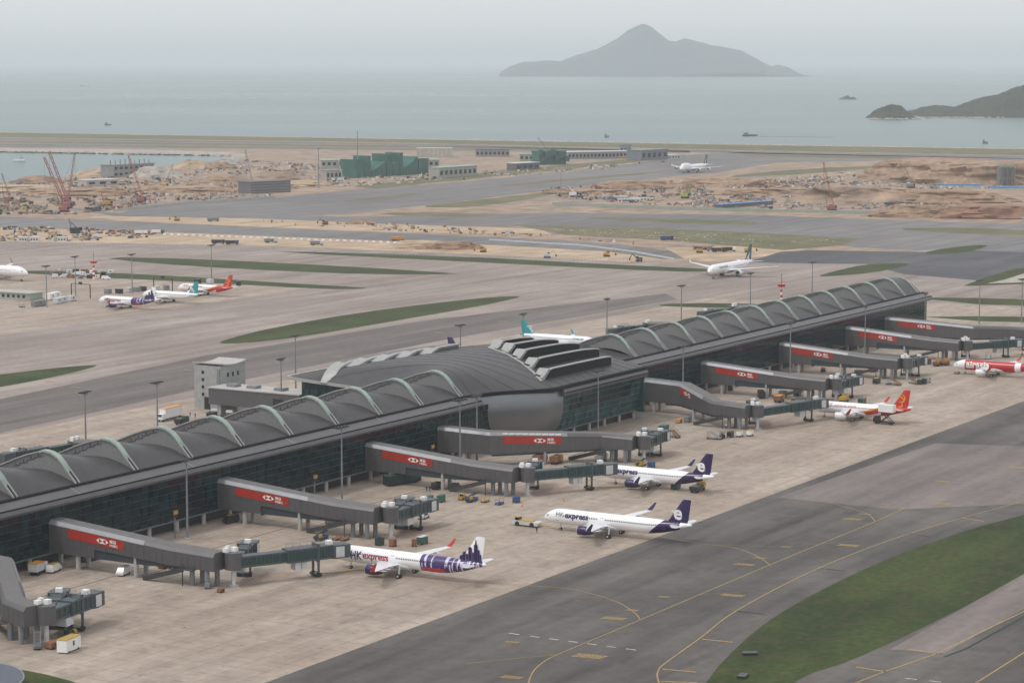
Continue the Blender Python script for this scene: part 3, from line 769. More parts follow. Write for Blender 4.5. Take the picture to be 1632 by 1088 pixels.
# drum: swelling metal wall between wing and hall
mb = MB(); rows = []
for i in range(29):
    a = 104 + (133 - 104) * i / 28; y = near_y(a + 1.5)
    rows.append([(a, y + o_, z) for z, o_ in ((18.2, .9), (17.0, .1), (15, -.5), (12.5, -.75), (10, -.55), (7.5, .1), (5.2, 1.2), (3.3, 2.6))])
mb.loft(rows, caps=False, closed=False); mb.build('drum_wall', M_DRUM, conc, 60)
# hall glazing, leaning in at the bottom
hp = MB(); 
cols = 15; rws = 6
MB().hexa([(133, 88.6, 15.7), (193, 88.6, 15.7), (193, 89.2, 15.7), (133, 89.2, 15.7), (133, 91.0, 3.0), (193, 91.0, 3.0), (193, 91.6, 3.0), (133, 91.6, 3.0)][::1]).build('hall_frame', M_FRAME, conc)
hall_panes = 0
for i in range(cols):
    for r in range(rws):
        a = 133 + 60 * i / cols; w = 60 / cols
        z0 = 3.2 + 12.4 * r / rws; z1 = 3.2 + 12.4 * (r + 1) / rws
        y0 = 91.0 - (z0 - 3.0) * 2.4 / 12.7 - .2; y1 = 91.0 - (z1 - 3.0) * 2.4 / 12.7 - .2
        q = MB().hexa([(a + .1, y0, z0 + .1), (a + w - .1, y0, z0 + .1), (a + w - .1, y0 + .15, z0 + .1), (a + .1, y0 + .15, z0 + .1), (a + .1, y1, z1 - .1), (a + w - .1, y1, z1 - .1), (a + w - .1, y1 + .15, z1 - .1), (a + .1, y1 + .15, z1 - .1)])
        dark = 1 < i < 13 and 3 <= r <= 4
        q.build('hall_pane', M_PANE if dark else M_PANEP, conc)
MB().prism([(193, 88.2), (194.6, 88.6), (197.5, 92), (198.5, 101.3), (193, 101.3)], 2.6, 18.3).build('hall_side_wall', M_PANEP, conc, 40)
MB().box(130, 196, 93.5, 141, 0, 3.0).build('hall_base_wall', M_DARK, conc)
MB().box(132, 194, 91.2, 140, 2.72, 2.98).build('hall_floor_slab', M_GREY, conc)
for a in range(138, 194, 11): MB().tube((a, 92.2, .05), (a, 92.2, 2.95), .6, n=12).build('column', M_CONCW, conc, 40)
MB().box(118, 204, 140.6, 183, 0.0, 16.4).build('hall_rear_wall', M_PANEP, conc)
for i in range(12): MB().box(117.7, 117.98, 142 + i * 3.4, 142 + i * 3.4 + 3.1, 8 , 16.0).build('hall_side_pane', M_PANEP, conc)
# long dormers on the near slope
for (d, s, e) in ((129, 157, 183), (121, 151, 187), (113, 145, 188), (104.5, 138.5, 187), (96, 131, 180)):
    zr = lambda a, y: roof_z(a, y)
    mb = MB(); rows = []
    for k in range(15):
        a = s + (e - s) * k / 14; lift = 2.5 * sst((a - s) / 5) * (1 - .0 * k)
        if k == 14: lift = 2.3
        b0 = zr(a, d - 1.6) - .4; b1 = zr(a, d + 1.9) - .4; top = zr(a, d) + lift
        rows.append([(a, d - 1.7, b0), (a, d + 1.9, b1), (a, d + 1.9, top + .05), (a, d - 1.6, top - .05)])
    o = MB().loft(rows).build('dormer', M_GUT, hall_roof, 30)
    cap = MB(); rows2 = []
    for k, r in enumerate(rows): rows2.append([(r[0][0], d - 1.85, r[3][2] + .02), (r[0][0], d - .75, r[3][2] + .12), (r[0][0], d - .75, r[3][2] + .42), (r[0][0], d - 1.85, r[3][2] + .3)])
    cap.loft(rows2).build('dormer_trim', M_TRIM, o, 30)
    nose = MB(); rows3 = []
    for k in range(5):
        r = rows[k] if k < 3 else rows[2]
    nose.loft([[(s + q, d - 1.9, zr(s + q, d) + 2.75 * sst((q) / 5) - 1.0), (s + q, d + 2.0, zr(s + q, d) + 2.75 * sst(q / 5) - 1.0), (s + q, d + 2.0, zr(s + q, d) + 2.75 * sst(q / 5) + .2), (s + q, d - 1.9, zr(s + q, d) + 2.75 * sst(q / 5) + .2)] for q in (0, 1, 2, 3, 4, 4.8)])
    nose.build('dormer_nose', M_TRIM, o, 30)
# kerb of the dormer field
mb = MB(); kp = [(161, 133), (154, 127), (147.5, 117), (141.5, 108.5), (135, 100), (129, 93.5)]
for p, q in zip(kp, kp[1:]): mb.bar((p[0], p[1], roof_z(*p) + .15), (q[0], q[1], roof_z(*q) + .15), .8, .5)
mb.build('dormer_kerb', M_TRIM, hall_roof)
# long low roof lights on the far slope
for k, (s, d) in enumerate(((108, 166), (116.5, 161.5), (125, 157), (133.5, 152.5), (142, 148))):
    rows = []; Ln = 40 - k * 5
    for j in range(17):
        t = (j / 16) ** 1.6; a = s + Ln * t; lift = 1.9 * math.sin(min(1, t * 2.6) * math.pi / 2)
        zb = min(roof_z(a, d - 2.6), roof_z(a, d + 2.6)) - .5; z = roof_z(a, d) + lift - .3
        rows.append([(a, d - 2.3, zb), (a, d + 2.3, zb), (a, d + 2.3, z + .1), (a, d - 1.9, z)])
    o = MB().loft(rows).build('roof_light', M_EAVE, hall_roof, 40)
    MB().loft([[(r[3][0], d - 2.4, r[3][2] - .25), (r[3][0], d - .9, r[3][2] - .05), (r[3][0], d - .9, r[3][2] + .35), (r[3][0], d - 2.4, r[3][2] + .3)] for r in rows]).build('roof_light_trim', M_TRIM, o, 40)
    MB().loft([[(r[3][0], d - 2.5, r[3][2] - .4), (r[3][0], d + 2.4, r[3][2] - .4), (r[3][0], d + 2.4, r[3][2] + .25), (r[3][0], d - 2.5, r[3][2] + .25)] for r in rows[:8]]).build('roof_light_nose', M_TRIM, o, 40)
# yellow stand-guidance boards on the facade
def guidance(a):
    t = thing('stand_guidance_board', 'small yellow docking guidance board on a bracket at glass wall', 'sign', W(a, -FB + 4.3), RZ)
    MB().box(-.16, .16, -.16, .16, .09, 5.6).build('post', M_GREY, t); MB().box(-1.0, 1.0, -.35, .25, 5.6, 7.6).build('cabinet', M_BLACKV, t)
    MB().box(-.9, .9, -.47, -.36, 6.5, 7.5).build('yellow_panel', M_YELV, t)
    return t
ord_ = ('leftmost', 'second', 'third', 'fourth', 'fifth', 'sixth', 'seventh', 'eighth', 'ninth', 'tenth', 'eleventh')
for k, a in enumerate((-62, 2.5, 66, 176)):
    t = guidance(a); t['group'] = 'docking guidance boards'
    t['label'] = 'yellow docking guidance board on post at glass wall, %s' % (('nearest first bridge', 'between second and third bridge', 'between third and fourth bridge', 'under the central hall')[k])

# ------------------------------------------------------------------ lettering
TXT = {}
def text_mesh(s, size=1.0, bold=0.0):
    """flat outline of a word as (verts, faces), baseline at 0, x to the right, y up"""
    key = (s, size, bold)
    if key in TXT: return TXT[key]
    c = bpy.data.curves.new('word', 'FONT'); c.body = s; c.size = size; c.offset = bold; c.resolution_u = 3
    o = bpy.data.objects.new('word', c); SC.collection.objects.link(o)
    dg = bpy.context.evaluated_depsgraph_get(); dg.update()
    me = bpy.data.meshes.new_from_object(o.evaluated_get(dg))
    bm = bmesh.new(); bm.from_mesh(me); bmesh.ops.triangulate(bm, faces=bm.faces[:])
    TXT[key] = ([tuple(v.co) for v in bm.verts], [tuple(v.index for v in f.verts) for f in bm.faces])
    bm.free(); bpy.data.objects.remove(o); bpy.data.curves.remove(c); bpy.data.meshes.remove(me)
    return TXT[key]
def cut_levels(vs, fs, ys):
    bm = bmesh.new(); B = [bm.verts.new(v) for v in vs]
    for f in fs:
        try: bm.faces.new([B[i] for i in f])
        except ValueError: pass
    for y in ys:
        bmesh.ops.bisect_plane(bm, geom=bm.verts[:] + bm.edges[:] + bm.faces[:], plane_co=(0, y, 0), plane_no=(0, 1, 0))
    bm.verts.index_update()
    r = ([tuple(v.co) for v in bm.verts], [tuple(v.index for v in f.verts) for f in bm.faces]); bm.free(); return r

# ------------------------------------------------------------------ boarding bridges
def path_body(path, hw, sec):
    """rings of a cross-section swept along a plan path [(x, y, zroof, zbot)] with mitred corners"""
    rings = []
    for i, (x, y, zt, zb) in enumerate(path):
        d0 = Vector((x - path[i - 1][0], y - path[i - 1][1])) if i else None
        d1 = Vector((path[i + 1][0] - x, path[i + 1][1] - y)) if i < len(path) - 1 else None
        if d0 is None: d = d1.normalized(); k = 1
        elif d1 is None: d = d0.normalized(); k = 1
        else:
            a, b = d0.normalized(), d1.normalized(); d = (a + b).normalized(); k = 1 / max(.5, d.dot(a))
        n = Vector((-d.y, d.x)) * -1        # to the right of travel
        rings.append([(x + n.x * u * hw * k, y + n.y * u * hw * k, z) for u, z in sec(zt, zb)])
    return rings
def tunnel(root, p0, p1, docked, zf=4.35):
    """two telescoping sections, cab, drive column and bogie; p0 rotunda centre, p1 cab, local xy"""
    p0, p1 = Vector(p0), Vector(p1); d = (p1 - p0); L = d.length; d.normalize(); ang = math.atan2(d.y, d.x)
    t = MB().cbox((0, 0, 0), (.01, .01, .01)).build('telescopic_tunnel', M_TUNF, root, loc=(p0.x, p0.y, 0), rz=ang)
    def sect(x0, x1, w, z0, z1, nm):
        mb = MB(); mb.box(x0, x1, -w, w, z0, z0 + .45, 1); mb.box(x0, x1, -w, w, z1 - .4, z1, 1); mb.box(x0, x1, -w + .12, w - .12, z0 + .45, z1 - .4, 0)
        n = max(2, int((x1 - x0) / 1.9))
        for i in range(n + 1):
            x = x0 + (x1 - x0) * i / n; mb.box(x - .1, x + .1, -w - .02, w + .02, z0 + .44, z1 - .39, 1)
        return mb.build(nm, [M_TUN, M_TUNF], t)
    split = L * .5 if docked else L * .45
    sect(1.4, split + 2, 1.45, zf + .2, zf + 3.0, 'inner_section')
    sect(split, L - 2.0, 1.75, zf, zf + 3.35, 'outer_section')
    mb = MB(); mb.tube((L, 0, zf - .1), (L, 0, zf + 3.3), 2.2, n=14); mb.build('cab', M_TUNF, t, 40)
    mb = MB(); mb.box(L + .4, L + 3.2, -1.9, 1.9, zf - .1, zf + 3.2); mb.build('cab_canopy', M_TUNF, t)
    MB().box(L - 1.0, L + 1.3, -2.32, -2.22, zf + .3, zf + 2.9).build('cab_side_panel', M_LGREY, t)
    lg = MB(); bx = L - 5.5
    for y in (-1.5, 1.5): lg.bar((bx, y, .5), (bx, y, zf + 3.9), .45, .45)
    lg.box(bx - .3, bx + .3, -1.7, 1.7, zf + 3.7, zf + 4.0); lg.box(bx - .3, bx + .3, -1.7, 1.7, zf - .4, zf); lg.build('lift_column', M_TUNF, t)
    bo = MB(); bo.box(bx - .9, bx + .9, -1.7, 1.7, .45, 1.0)
    o = bo.build('bogie', M_BLACKV, t)
    for y in (-1.5, 1.5): MB().tube((bx, y - .35, .68), (bx, y + .35, .68), .58, n=12).build('wheel', M_TYRE, o, 40)
    un = MB(); un.box(bx - 6.2, bx - 4.6, -1.3, 1.3, zf - 2.0, zf - .1); un.box(bx - 4.3, bx - 2.9, -1.1, 1.1, zf - 2.0, zf - .1)
    un.box(bx - 4.58, bx - 4.32, -.4, .4, zf - 1.6, zf - .6); un.build('air_unit', M_LGREY, t)
    un = MB(); un.box(L - 2.6, L - 1.2, -.9, .6, zf + 3.35, zf + 4.3); un.build('roof_unit', M_WHITE, t)
    rl = MB()
    for y in (-1.6, 1.6):
        rl.bar((split + 1, y, zf + 4.2), (L - 3.2, y, zf + 4.2), .07, .07)
        for i in range(6): x = split + 1 + (L - 4.2 - split) * i / 5; rl.bar((x, y, zf + 3.36), (x, y, zf + 4.2), .07, .07)
    rl.build('roof_rail', M_GREY, t)
    return t
def banner(root, side_pts, ztop, slope_dir):
    pass
def boarding_bridge(label, path, rot, tunnels, ban, stair=True, name='boarding_bridge'):
    """path in (a, b, zroof, zbot); root at the facade end"""
    a0, b0 = path[0][0], path[0][1]
    root = thing(name, label, 'jet bridge', W(a0, b0), RZ, 'boarding bridges along the glass front')
    P = [(a - a0, -(b - b0), zt, zb) for a, b, zt, zb in path]
    hw = 2.75
    # subdivide
    Q = []
    for i in range(len(P) - 1):
        n = max(1, int(math.hypot(P[i + 1][0] - P[i][0], P[i + 1][1] - P[i][1]) / 6))
        for k in range(n):
            t = k / n; Q.append(tuple(P[i][c] + (P[i + 1][c] - P[i][c]) * t for c in range(4)))
    Q.append(P[-1])
    def sec(zt, zb): return [(-1, zb), (1, zb), (1, zt - 1.0), (.78, zt - .12), (.55, zt), (-.55, zt), (-.78, zt - .12), (-1, zt - 1.0)]
    body = MB().loft(path_body(Q, hw, sec)).build('bridge_body', M_BRG, root, 20)
    MB().loft(path_body(Q, hw, lambda zt, zb: [(-.74, zt - .05), (.74, zt - .05), (.7, zt + .06), (-.7, zt + .06)])).build('bridge_roof', M_BRGT, root, 30)
    # pale folded edges, first two thirds
    m_ = max(2, int(len(Q) * .72))
    for s in (-1, 1):
        MB().loft(path_body(Q[:m_], hw, lambda zt, zb: [(s * 1.01, zt - 1.05), (s * 1.02, zt - .95), (s * .8, zt - .04), (s * .76, zt + .0)])).build('roof_edge', M_BRGE, root, 30)
        MB().loft(path_body(Q[m_ - 1:], hw, lambda zt, zb: [(s * 1.008, zt - 1.02), (s * 1.015, zt - .95), (s * .79, zt - .07), (s * .76, zt - .02)])).build('roof_edge', M_EAVE, root, 30)
    # dark understructure
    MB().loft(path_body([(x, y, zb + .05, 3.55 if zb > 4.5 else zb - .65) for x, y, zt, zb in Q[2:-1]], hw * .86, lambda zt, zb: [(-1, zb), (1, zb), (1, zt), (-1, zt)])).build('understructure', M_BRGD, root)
    # seams
    sm = MB(); full = []
    for i in range(len(P) - 1):
        L = math.hypot(P[i + 1][0] - P[i][0], P[i + 1][1] - P[i][1]); n = int(L / 1.9)
        for k in range(1, n):
            t = k / n; x, y, zt, zb = [P[i][c] + (P[i + 1][c] - P[i][c]) * t for c in range(4)]
            d = Vector((P[i + 1][0] - P[i][0], P[i + 1][1] - P[i][1])).normalized(); nn = Vector((d.y, -d.x))
            for s in (-1, 1):
                q = Vector((x, y)) + nn * s * (hw + .005); sm.cbox((q.x, q.y, (zb + zt - 1.0) / 2), (.05, .05, zt - 1.1 - zb), math.atan2(d.y, d.x))
    stuff(sm.build('panel_seams', M_SEAM, body))
    # red banner on the left side (towards -a)
    if ban:
        i0, s0, s1, hb = ban                       # path segment, start and end distance, height
        p, q = P[i0], P[i0 + 1]; L = math.hypot(q[0] - p[0], q[1] - p[1]); d = Vector((q[0] - p[0], q[1] - p[1])).normalized()
        nn = Vector((d.y, -d.x))                  # right of travel is -a side when heading to +b
        if nn.x > 0: nn = -nn
        def pt(s, dz, off):
            t = s / L; zt = p[2] + (q[2] - p[2]) * t
            xy = Vector((p[0], p[1])) + d * s + nn * (hw + off); return (xy.x, xy.y, zt - 1.15 - dz)
        mb = MB(); sh = [(s0, 0), (s1 - .9, 0), (s1 - .2, .35), (s1, hb * .5), (s1 - .25, hb * .8), (s1 - 1.0, hb), (s0, hb)]
        fr = [pt(s, z, .10) for s, z in sh]; bk = [pt(s, z, .0) for s, z in sh]; n = len(sh)
        mb.add(fr + bk, [tuple(range(n)), tuple(range(2 * n - 1, n - 1, -1))] + [(i, (i + 1) % n, n + (i + 1) % n, n + i) for i in range(n)])
        bo = mb.build('banner', M_RED, root)
        lw = hb * 1.7; lc = s0 + (s1 - s0) * .62; hh = hb * .26; hl = hb * .34
        zc = hb * .5
        tri = []
        for T in (((-hl, -hh), (hl, -hh), (0, 0)), ((-hl, hh), (0, 0), (hl, hh)), ((-hl, -hh), (-hl, hh), (-hl - hh, 0)), ((hl, -hh), (hl + hh, 0), (hl, hh))): tri.append(T)
        mb = MB()
        for T in tri: mb.add([pt(lc + u * 1.35, zc + w, .125) for u, w in T], [(0, 1, 2)])
        mb.build('emblem', M_WHITE, bo)
        mb = MB()
        for wd, zz, sz in (('\u6ed9\u8c50', zc - .06, hb * .36), ('HSBC', zc + hb * .36, hb * .36)):
            vs, fs = text_mesh(wd, sz, 0.02)
            mb.add([pt(lc + hl * 1.35 + hh * 1.35 + .35 + v[0] * 1.25, zz - v[1], .125) for v in vs], fs)
        mb.build('lettering', M_WHITE, bo)
    # columns
    def along(s):
        for i in range(len(P) - 1):
            L = math.hypot(P[i + 1][0] - P[i][0], P[i + 1][1] - P[i][1])
            if s <= L or i == len(P) - 2:
                t = min(1, s / L); d = Vector((P[i + 1][0] - P[i][0], P[i + 1][1] - P[i][1])).normalized()
                return [P[i][c] + (P[i + 1][c] - P[i][c]) * t for c in range(4)], d
            s -= L
    LT = sum(math.hypot(P[i + 1][0] - P[i][0], P[i + 1][1] - P[i][1]) for i in range(len(P) - 1))
    for s, w in ((9, 1.9), (LT * .53, 1.9), (LT - 7.0, 2.0), (LT - 2.5, 2.0)):
        (x, y, zt, zb), d = along(s); nn = Vector((d.y, -d.x))
        for k in (-1, 1):
            q = Vector((x, y)) + nn * k * w
            MB().tube((q.x, q.y, .09), (q.x, q.y, zb - .03), .62, n=12).build('column', M_CONCW if s < LT - 8 else M_GREY, root, 40)
    # stair on the left side
    if stair:
        (x, y, zt, zb), d = along(LT - 8.5); nn = Vector((d.y, -d.x)); nn = nn if nn.x < 0 else -nn
        b = Vector((x, y)) + nn * 3.6; e = b - d * 12.5
        mb = MB(); mb.bar((b.x, b.y, zb - .3), (e.x, e.y, .5), .1, 1.2)
        b2, e2 = b - nn * 1.3, e - nn * 1.3; mb.bar((b2.x, b2.y, zb - .3), (e2.x, e2.y, .3), .12, .4)
        for k in range(22):
            t = (k + .5) / 22; c = b.lerp(e, t) - nn * .65; mb.cbox((c.x, c.y, zb - .2 + (.3 - zb + .2) * t), (.5, 1.2, .06), math.atan2(d.y, d.x))
        for o_ in (0, -1.3):
            u, v = b + nn * o_, e + nn * o_; mb.bar((u.x, u.y, zb + .9), (v.x, v.y, 1.3), .07, .07)
            for k in range(8):
                t = k / 7; c = u.lerp(v, t); z = zb - .2 + (.4 - zb) * t; mb.bar((c.x, c.y, z), (c.x, c.y, z + 1.1), .06, .06)
        c = b + d * 1.5 - nn * .5; mb.cbox((c.x, c.y, zb - .2), (3.4, 2.4, .2), math.atan2(d.y, d.x))
        c = b + nn * .3; mb.bar((c.x, c.y, .09), (c.x, c.y, zb - .3), .22, .22)
        mb.build('service_stair', M_SEAM, root)
    # rotunda
    rx, ry = rot[0] - a0, -(rot[1] - b0); zb, zt = P[-1][3], P[-1][2]
    ro = MB().tube((rx, ry, zb + .1), (rx, ry, zt - .15), 2.15, n=20).build('rotunda', M_EAVE, root, 40)
    MB().tube((rx, ry, .09), (rx, ry, zb + .1), .55, n=12).build('rotunda_column', M_LGREY, ro, 40)
    MB().tube((rx, ry, .09), (rx, ry, .5), 1.25, n=12).build('rotunda_footing', M_CONCW, ro, 40)
    for dx, dy, s in ((-1.0, 1.4, 1.2), (.9, .3, 1.3), (1.3, 2.6, 1.0)):
        MB().box(rx + dx - s / 2, rx + dx + s / 2, ry + dy - s / 2, ry + dy + s / 2, zt - .14, zt + .9).build('roof_unit', M_WHITE, ro)
    for (ta, tb, dk) in tunnels: tunnel(root, (rx, ry), (ta - a0, -(tb - b0)), dk)
    return root
def straight(a, zt=12.0): return [(a, -101.3, zt, 3.6), (a, -88, zt - .9, 3.7), (a, -62, 8.9, 4.3), (a, -49.5, 8.6, 4.3)]
def st_ban(): return (1, 0, 0, 0)
def sbridge(label, a, tunnels, **k):
    # straight body: roof falls evenly from the facade to the rotunda
    p = [(a, -101.3, 12.0, 3.7), (a, -86.5, 10.84, 3.7), (a, -86.3, 10.826, 5.9), (a, -63, 9.0, 4.5), (a, -49.5, 8.6, 4.2)]
    return boarding_bridge(label, p, (a + 2.3, -47.3), tunnels, (0, 6.5, 24.5, 2.35), **k)
sbridge('grey boarding bridge, red banner, docked to airliner with skyline tail', -104.2, [(-77.5, -34.2, True), (-86.5, -54.0, False)])
sbridge('grey boarding bridge, red banner, idle tunnels, behind the skyline-tailed airliner', -35, [(-14.5, -47.5, False), (-16, -53.5, False)])
sbridge('grey boarding bridge, red banner, docked to shorter purple-tailed airliner', 37.8, [(62.5, -33.6, True), (55.5, -53.5, False)])
boarding_bridge('grey boarding bridge before the curved metal drum wall, white strip over red banner', [(78.5, -101.3, 11.6, 3.7), (80.5, -84, 10.9, 3.9), (106.5, -58.5, 9.0, 4.2), (108.2, -47.5, 8.6, 4.2)], (110.5, -45.5), [(128, -48, False), (126, -53.5, False)], (1, 3.2, 22.5, 2.5))
boarding_bridge('kinked grey boarding bridge beside central hall, short red banner, docked to red-tailed airliner', [(213, -101.3, 11.9, 3.8), (210, -80, 11.5, 3.9), (191.2, -58.5, 9.0, 4.2), (189, -45.2, 8.6, 4.2)], (191.4, -43.2), [(222.5, -33.8, True), (206, -52, False)], (1, 1.0, 10.5, 2.2))
sbridge('grey boarding bridge, red banner, just beyond the kinked bridge', 268, [(286, -46, False), (285, -53, False)])
sbridge('grey boarding bridge, red banner, second beyond the kinked bridge', 340.5, [(357, -47, False), (357, -54, False)])
sbridge('grey boarding bridge, red banner, tunnel reaching towards red airliner at right edge', 410.5, [(436, -34, True), (428, -54, False)])
boarding_bridge('farthest grey boarding bridge with red banner at the concourse end', [(456, -101.3, 11.9, 3.7), (459.5, -61, 9.6, 4.2), (470, -48.5, 9.0, 4.2), (473, -36, 8.6, 4.2)], (475, -34), [(492, -40, False)], (0, 6, 24, 2.3))
boarding_bridge('grey boarding bridge cut off by left edge of picture, bent, idle', [(-145, -101.3, 11.9, 3.8), (-147, -80, 11.5, 3.9), (-168.5, -57, 9.0, 4.2), (-171, -49, 8.6, 4.2)], (-168.5, -48), [(-151, -50.5, False), (-153, -57.5, False)], None)
# lit strip over the fourth bridge's banner, its light put into white panels
fb = [o for o in SC.objects if o.get('label', '').startswith('grey boarding bridge before the curved metal drum')][0]
_d = Vector((26.0, -25.5)).normalized(); _n = Vector((_d.y, -_d.x)); _n = _n if _n.x < 0 else -_n
for i in range(9):
    s0 = 3.0 + i * 2.15; zt = 10.9 - 1.9 * (s0 / 36.4)
    c = Vector((2.0, -17.3)) + _d * (s0 + 1.0) + _n * 2.62
    MB().cbox((c.x, c.y, zt - .5), (1.9, .5, .5), math.atan2(_d.y, _d.x)).build('painted_light_strip', M_WHITE, fb)
# bridges on the far side of the concourse (seen over the roof)
def far_bridge(label, a, b1):
    root = thing('boarding_bridge', label, 'jet bridge', W(a, -141), RZ, 'boarding bridges behind the concourse')
    L = -141 - b1
    MB().loft(path_body([(0, 0, 10.5, 4), (0, L, 8.4, 4)], 2.6, lambda zt, zb: [(-1, zb), (1, zb), (1, zt - .6), (.8, zt), (-.8, zt), (-1, zt - .6)])).build('bridge_body', M_BRG, root, 20)
    MB().tube((0, L + 1.5, 4.2), (0, L + 1.5, 8.0), 2.1, n=18).build('rotunda', M_EAVE, root, 40)
    MB().tube((0, L + 1.5, .09), (0, L + 1.5, 4.2), .6, n=12).build('column', M_GREY, root, 40)
    MB().tube((0, L * .45, .09), (0, L * .45, 4.0), .6, n=12).build('column', M_GREY, root, 40)
    tunnel(root, (0, L + 1.5), (-26, L + 5), False)
    for dx in (-1, 1.2): MB().box(dx - .6, dx + .6, L + .5, L + 1.8, 8.0, 9.3).build('roof_unit', M_WHITE, root)
far_bridge('teal boarding bridge tunnel behind the roof, left side', 14, -195)
far_bridge('dark boarding bridge behind the roof, right of the teal-tailed airliner', 412, -198)
far_bridge('small dark boarding bridge showing over the right wing roof', 500, -196)

# ------------------------------------------------------------------ white service tower and grey link behind the roof
t = thing('service_tower', 'pale grey service tower with small dark windows behind the left roof', 'tower', W(141, -236), RZ)
mb = MB(); mb.prism([(-7.5, -6), (7.5, -6), (7.5, 6), (-7.5, 6)], .09, 16.2); mb.build('wall', mat('tower grey', (.33, .335, .335), .7), t)
mb = MB(); rows = []
for i in range(9):
    x = -7.9 + 15.8 * i / 8; z = 16.2 + .9 * (abs(i - 4) / 4) ** 2; rows.append([(x, -6.3, z - .2 ), (x, 6.3, z - .2), (x, 6.3, z + .25), (x, -6.3, z + .25)])
mb.loft(rows); mb.build('roof', M_CONCW, t, 30)
for k in range(4): MB().box(-7.62, -7.5, 1.5, 2.5, 5 + k * 2.7, 6.1 + k * 2.7).build('window', M_GLASSD, t)
for k in range(3): MB().box(-3.5 + k * 3, -2.6 + k * 3, -6.12, -6.0, 12, 13.5).build('window', M_GLASSD, t)
MB().box(-7.65, -7.5, -1.2, 1.4, .1, 4.6).build('door', M_GLASSD, t)
MB().box(-7.9, -7.5, -5.8, -4.6, .1, 15.2).build('recess', M_GREY, t)
t = thing('link_building', 'dark grey box-shaped link building beside the pale service tower', 'building', W(131, -209), RZ)
MB().box(-6, 6, -20, 20, 3.6, 9.4).build('wall', M_BRG, t); MB().box(-6.3, 6.3, -20.3, 20.3, 9.42, 9.8).build('roof', M_CONCW, t)
MB().box(-6.12, -6.0, -13, -8.5, 4.2, 7.6).build('louvre', M_BLACKV, t)
for y in (-16, 0, 16): MB().box(-5, 5, y - .6, y + .6, .09, 3.58).build('pier', M_CONCW, t)
for k, y in enumerate((-10, 2, 11)): MB().box(-2, 1.5, y, y + 4, 9.82, 10.8).build('roof_unit', M_GREY, t)

# ------------------------------------------------------------------ aircraft
def fuselage_rings(L, Rr, zc, n=28, hump=0):
    nose, tail = 2.75 * Rr, L - 6.4 * Rr; st = []
    xs = [0.0] + [nose * (k / 12) ** 1.7 for k in range(1, 13)] + [nose + (tail - nose) * k / 5 for k in range(1, 6)] + [tail + (L - tail) * k / 11 for k in range(1, 12)]
    for x in xs:
        if x < nose:
            s = x / nose; r = Rr * max(.03, (1 - (1 - s) ** 2.0) ** .62); z = zc - .36 * Rr * (1 - s) ** 1.7
        elif x <= tail: r = Rr; z = zc
        else:
            s = (x - tail) / (L - tail); r = Rr * (1 - .86 * s ** 1.55); z = zc + (Rr - r) * .74
        st.append((x, r, z))
    rings = []
    for x, r, z in st:
        ring = []
        for i in range(n):
            t = 2 * math.pi * i / n; zz = z + r * math.cos(t) * 1.03
            if hump and math.cos(t) > 0:
                hx = x / L; h = 0
                if .015 < hx < .40: h = hump * sst((hx - .015) / .07) * (1 - sst((hx - .25) / .13))
                zz += h * math.cos(t) ** .8
            ring.append((x, r * math.sin(t), zz))
        rings.append(ring)
    return rings, st
def side_map(st, Rr, x, h, side, off):
    """point on the hull at station x whose height above the axis is h"""
    for i in range(len(st) - 1):
        if st[i][0] <= x <= st[i + 1][0]:
            t = (x - st[i][0]) / (st[i + 1][0] - st[i][0]); r = st[i][1] + (st[i + 1][1] - st[i][1]) * t; z = st[i][2] + (st[i + 1][2] - st[i][2]) * t; break
    else: r, z = st[-1][1], st[-1][2]
    a = h / Rr
    return (x, side * (r + off) * math.cos(a), z + (r * 1.03 + off) * math.sin(a))
def hull_word(word, size, bold, x0, h, st, Rr, mats, parent, width=None, stretch=1.0):
    vs, fs = text_mesh(word, size, bold); vs, fs = cut_levels(vs, fs, [size * k * .12 for k in range(-2, 10)])
    w = max(v[0] for v in vs)
    for side in (-1, 1):
        mb = MB()
        pts = [side_map(st, Rr, x0 + (v[0] if side < 0 else w - v[0]) * stretch, h + v[1], side, .035) for v in vs]
        mb.add(pts, fs); mb.build('lettering', mats, parent)
def aero(c, t): # thin aerofoil section points (x aft, z)
    return [(0, 0), (.08 * c, .55 * t), (.3 * c, .62 * t), (.65 * c, .4 * t), (c, .03 * t), (c, -.03 * t), (.65 * c, -.25 * t), (.3 * c, -.38 * t), (.08 * c, -.3 * t)]
def surface(name, stations, side, m, parent, vertical=False):
    """lifting surface; stations (span, x_le, z, chord, thickness)"""
    rings = []
    for y, x, z, c, t in stations:
        if vertical: rings.append([(x + px_, side * pz, y) for px_, pz in aero(c, t)])
        else: rings.append([(x + px_, side * y, z + pz) for px_, pz in aero(c, t)])
    return MB().loft(rings).build(name, m, parent, 35)
def wheel(parent, x, y, r, w):
    o = MB().tube((x, y - w / 2, r + .0), (x, y + w / 2, r), r, n=14).build('wheel', M_TYRE, parent, 40)
    MB().tube((x, y - w / 2 - .02, r), (x, y + w / 2 + .02, r), r * .5, n=10).build('hub', M_LGREY, o, 40)
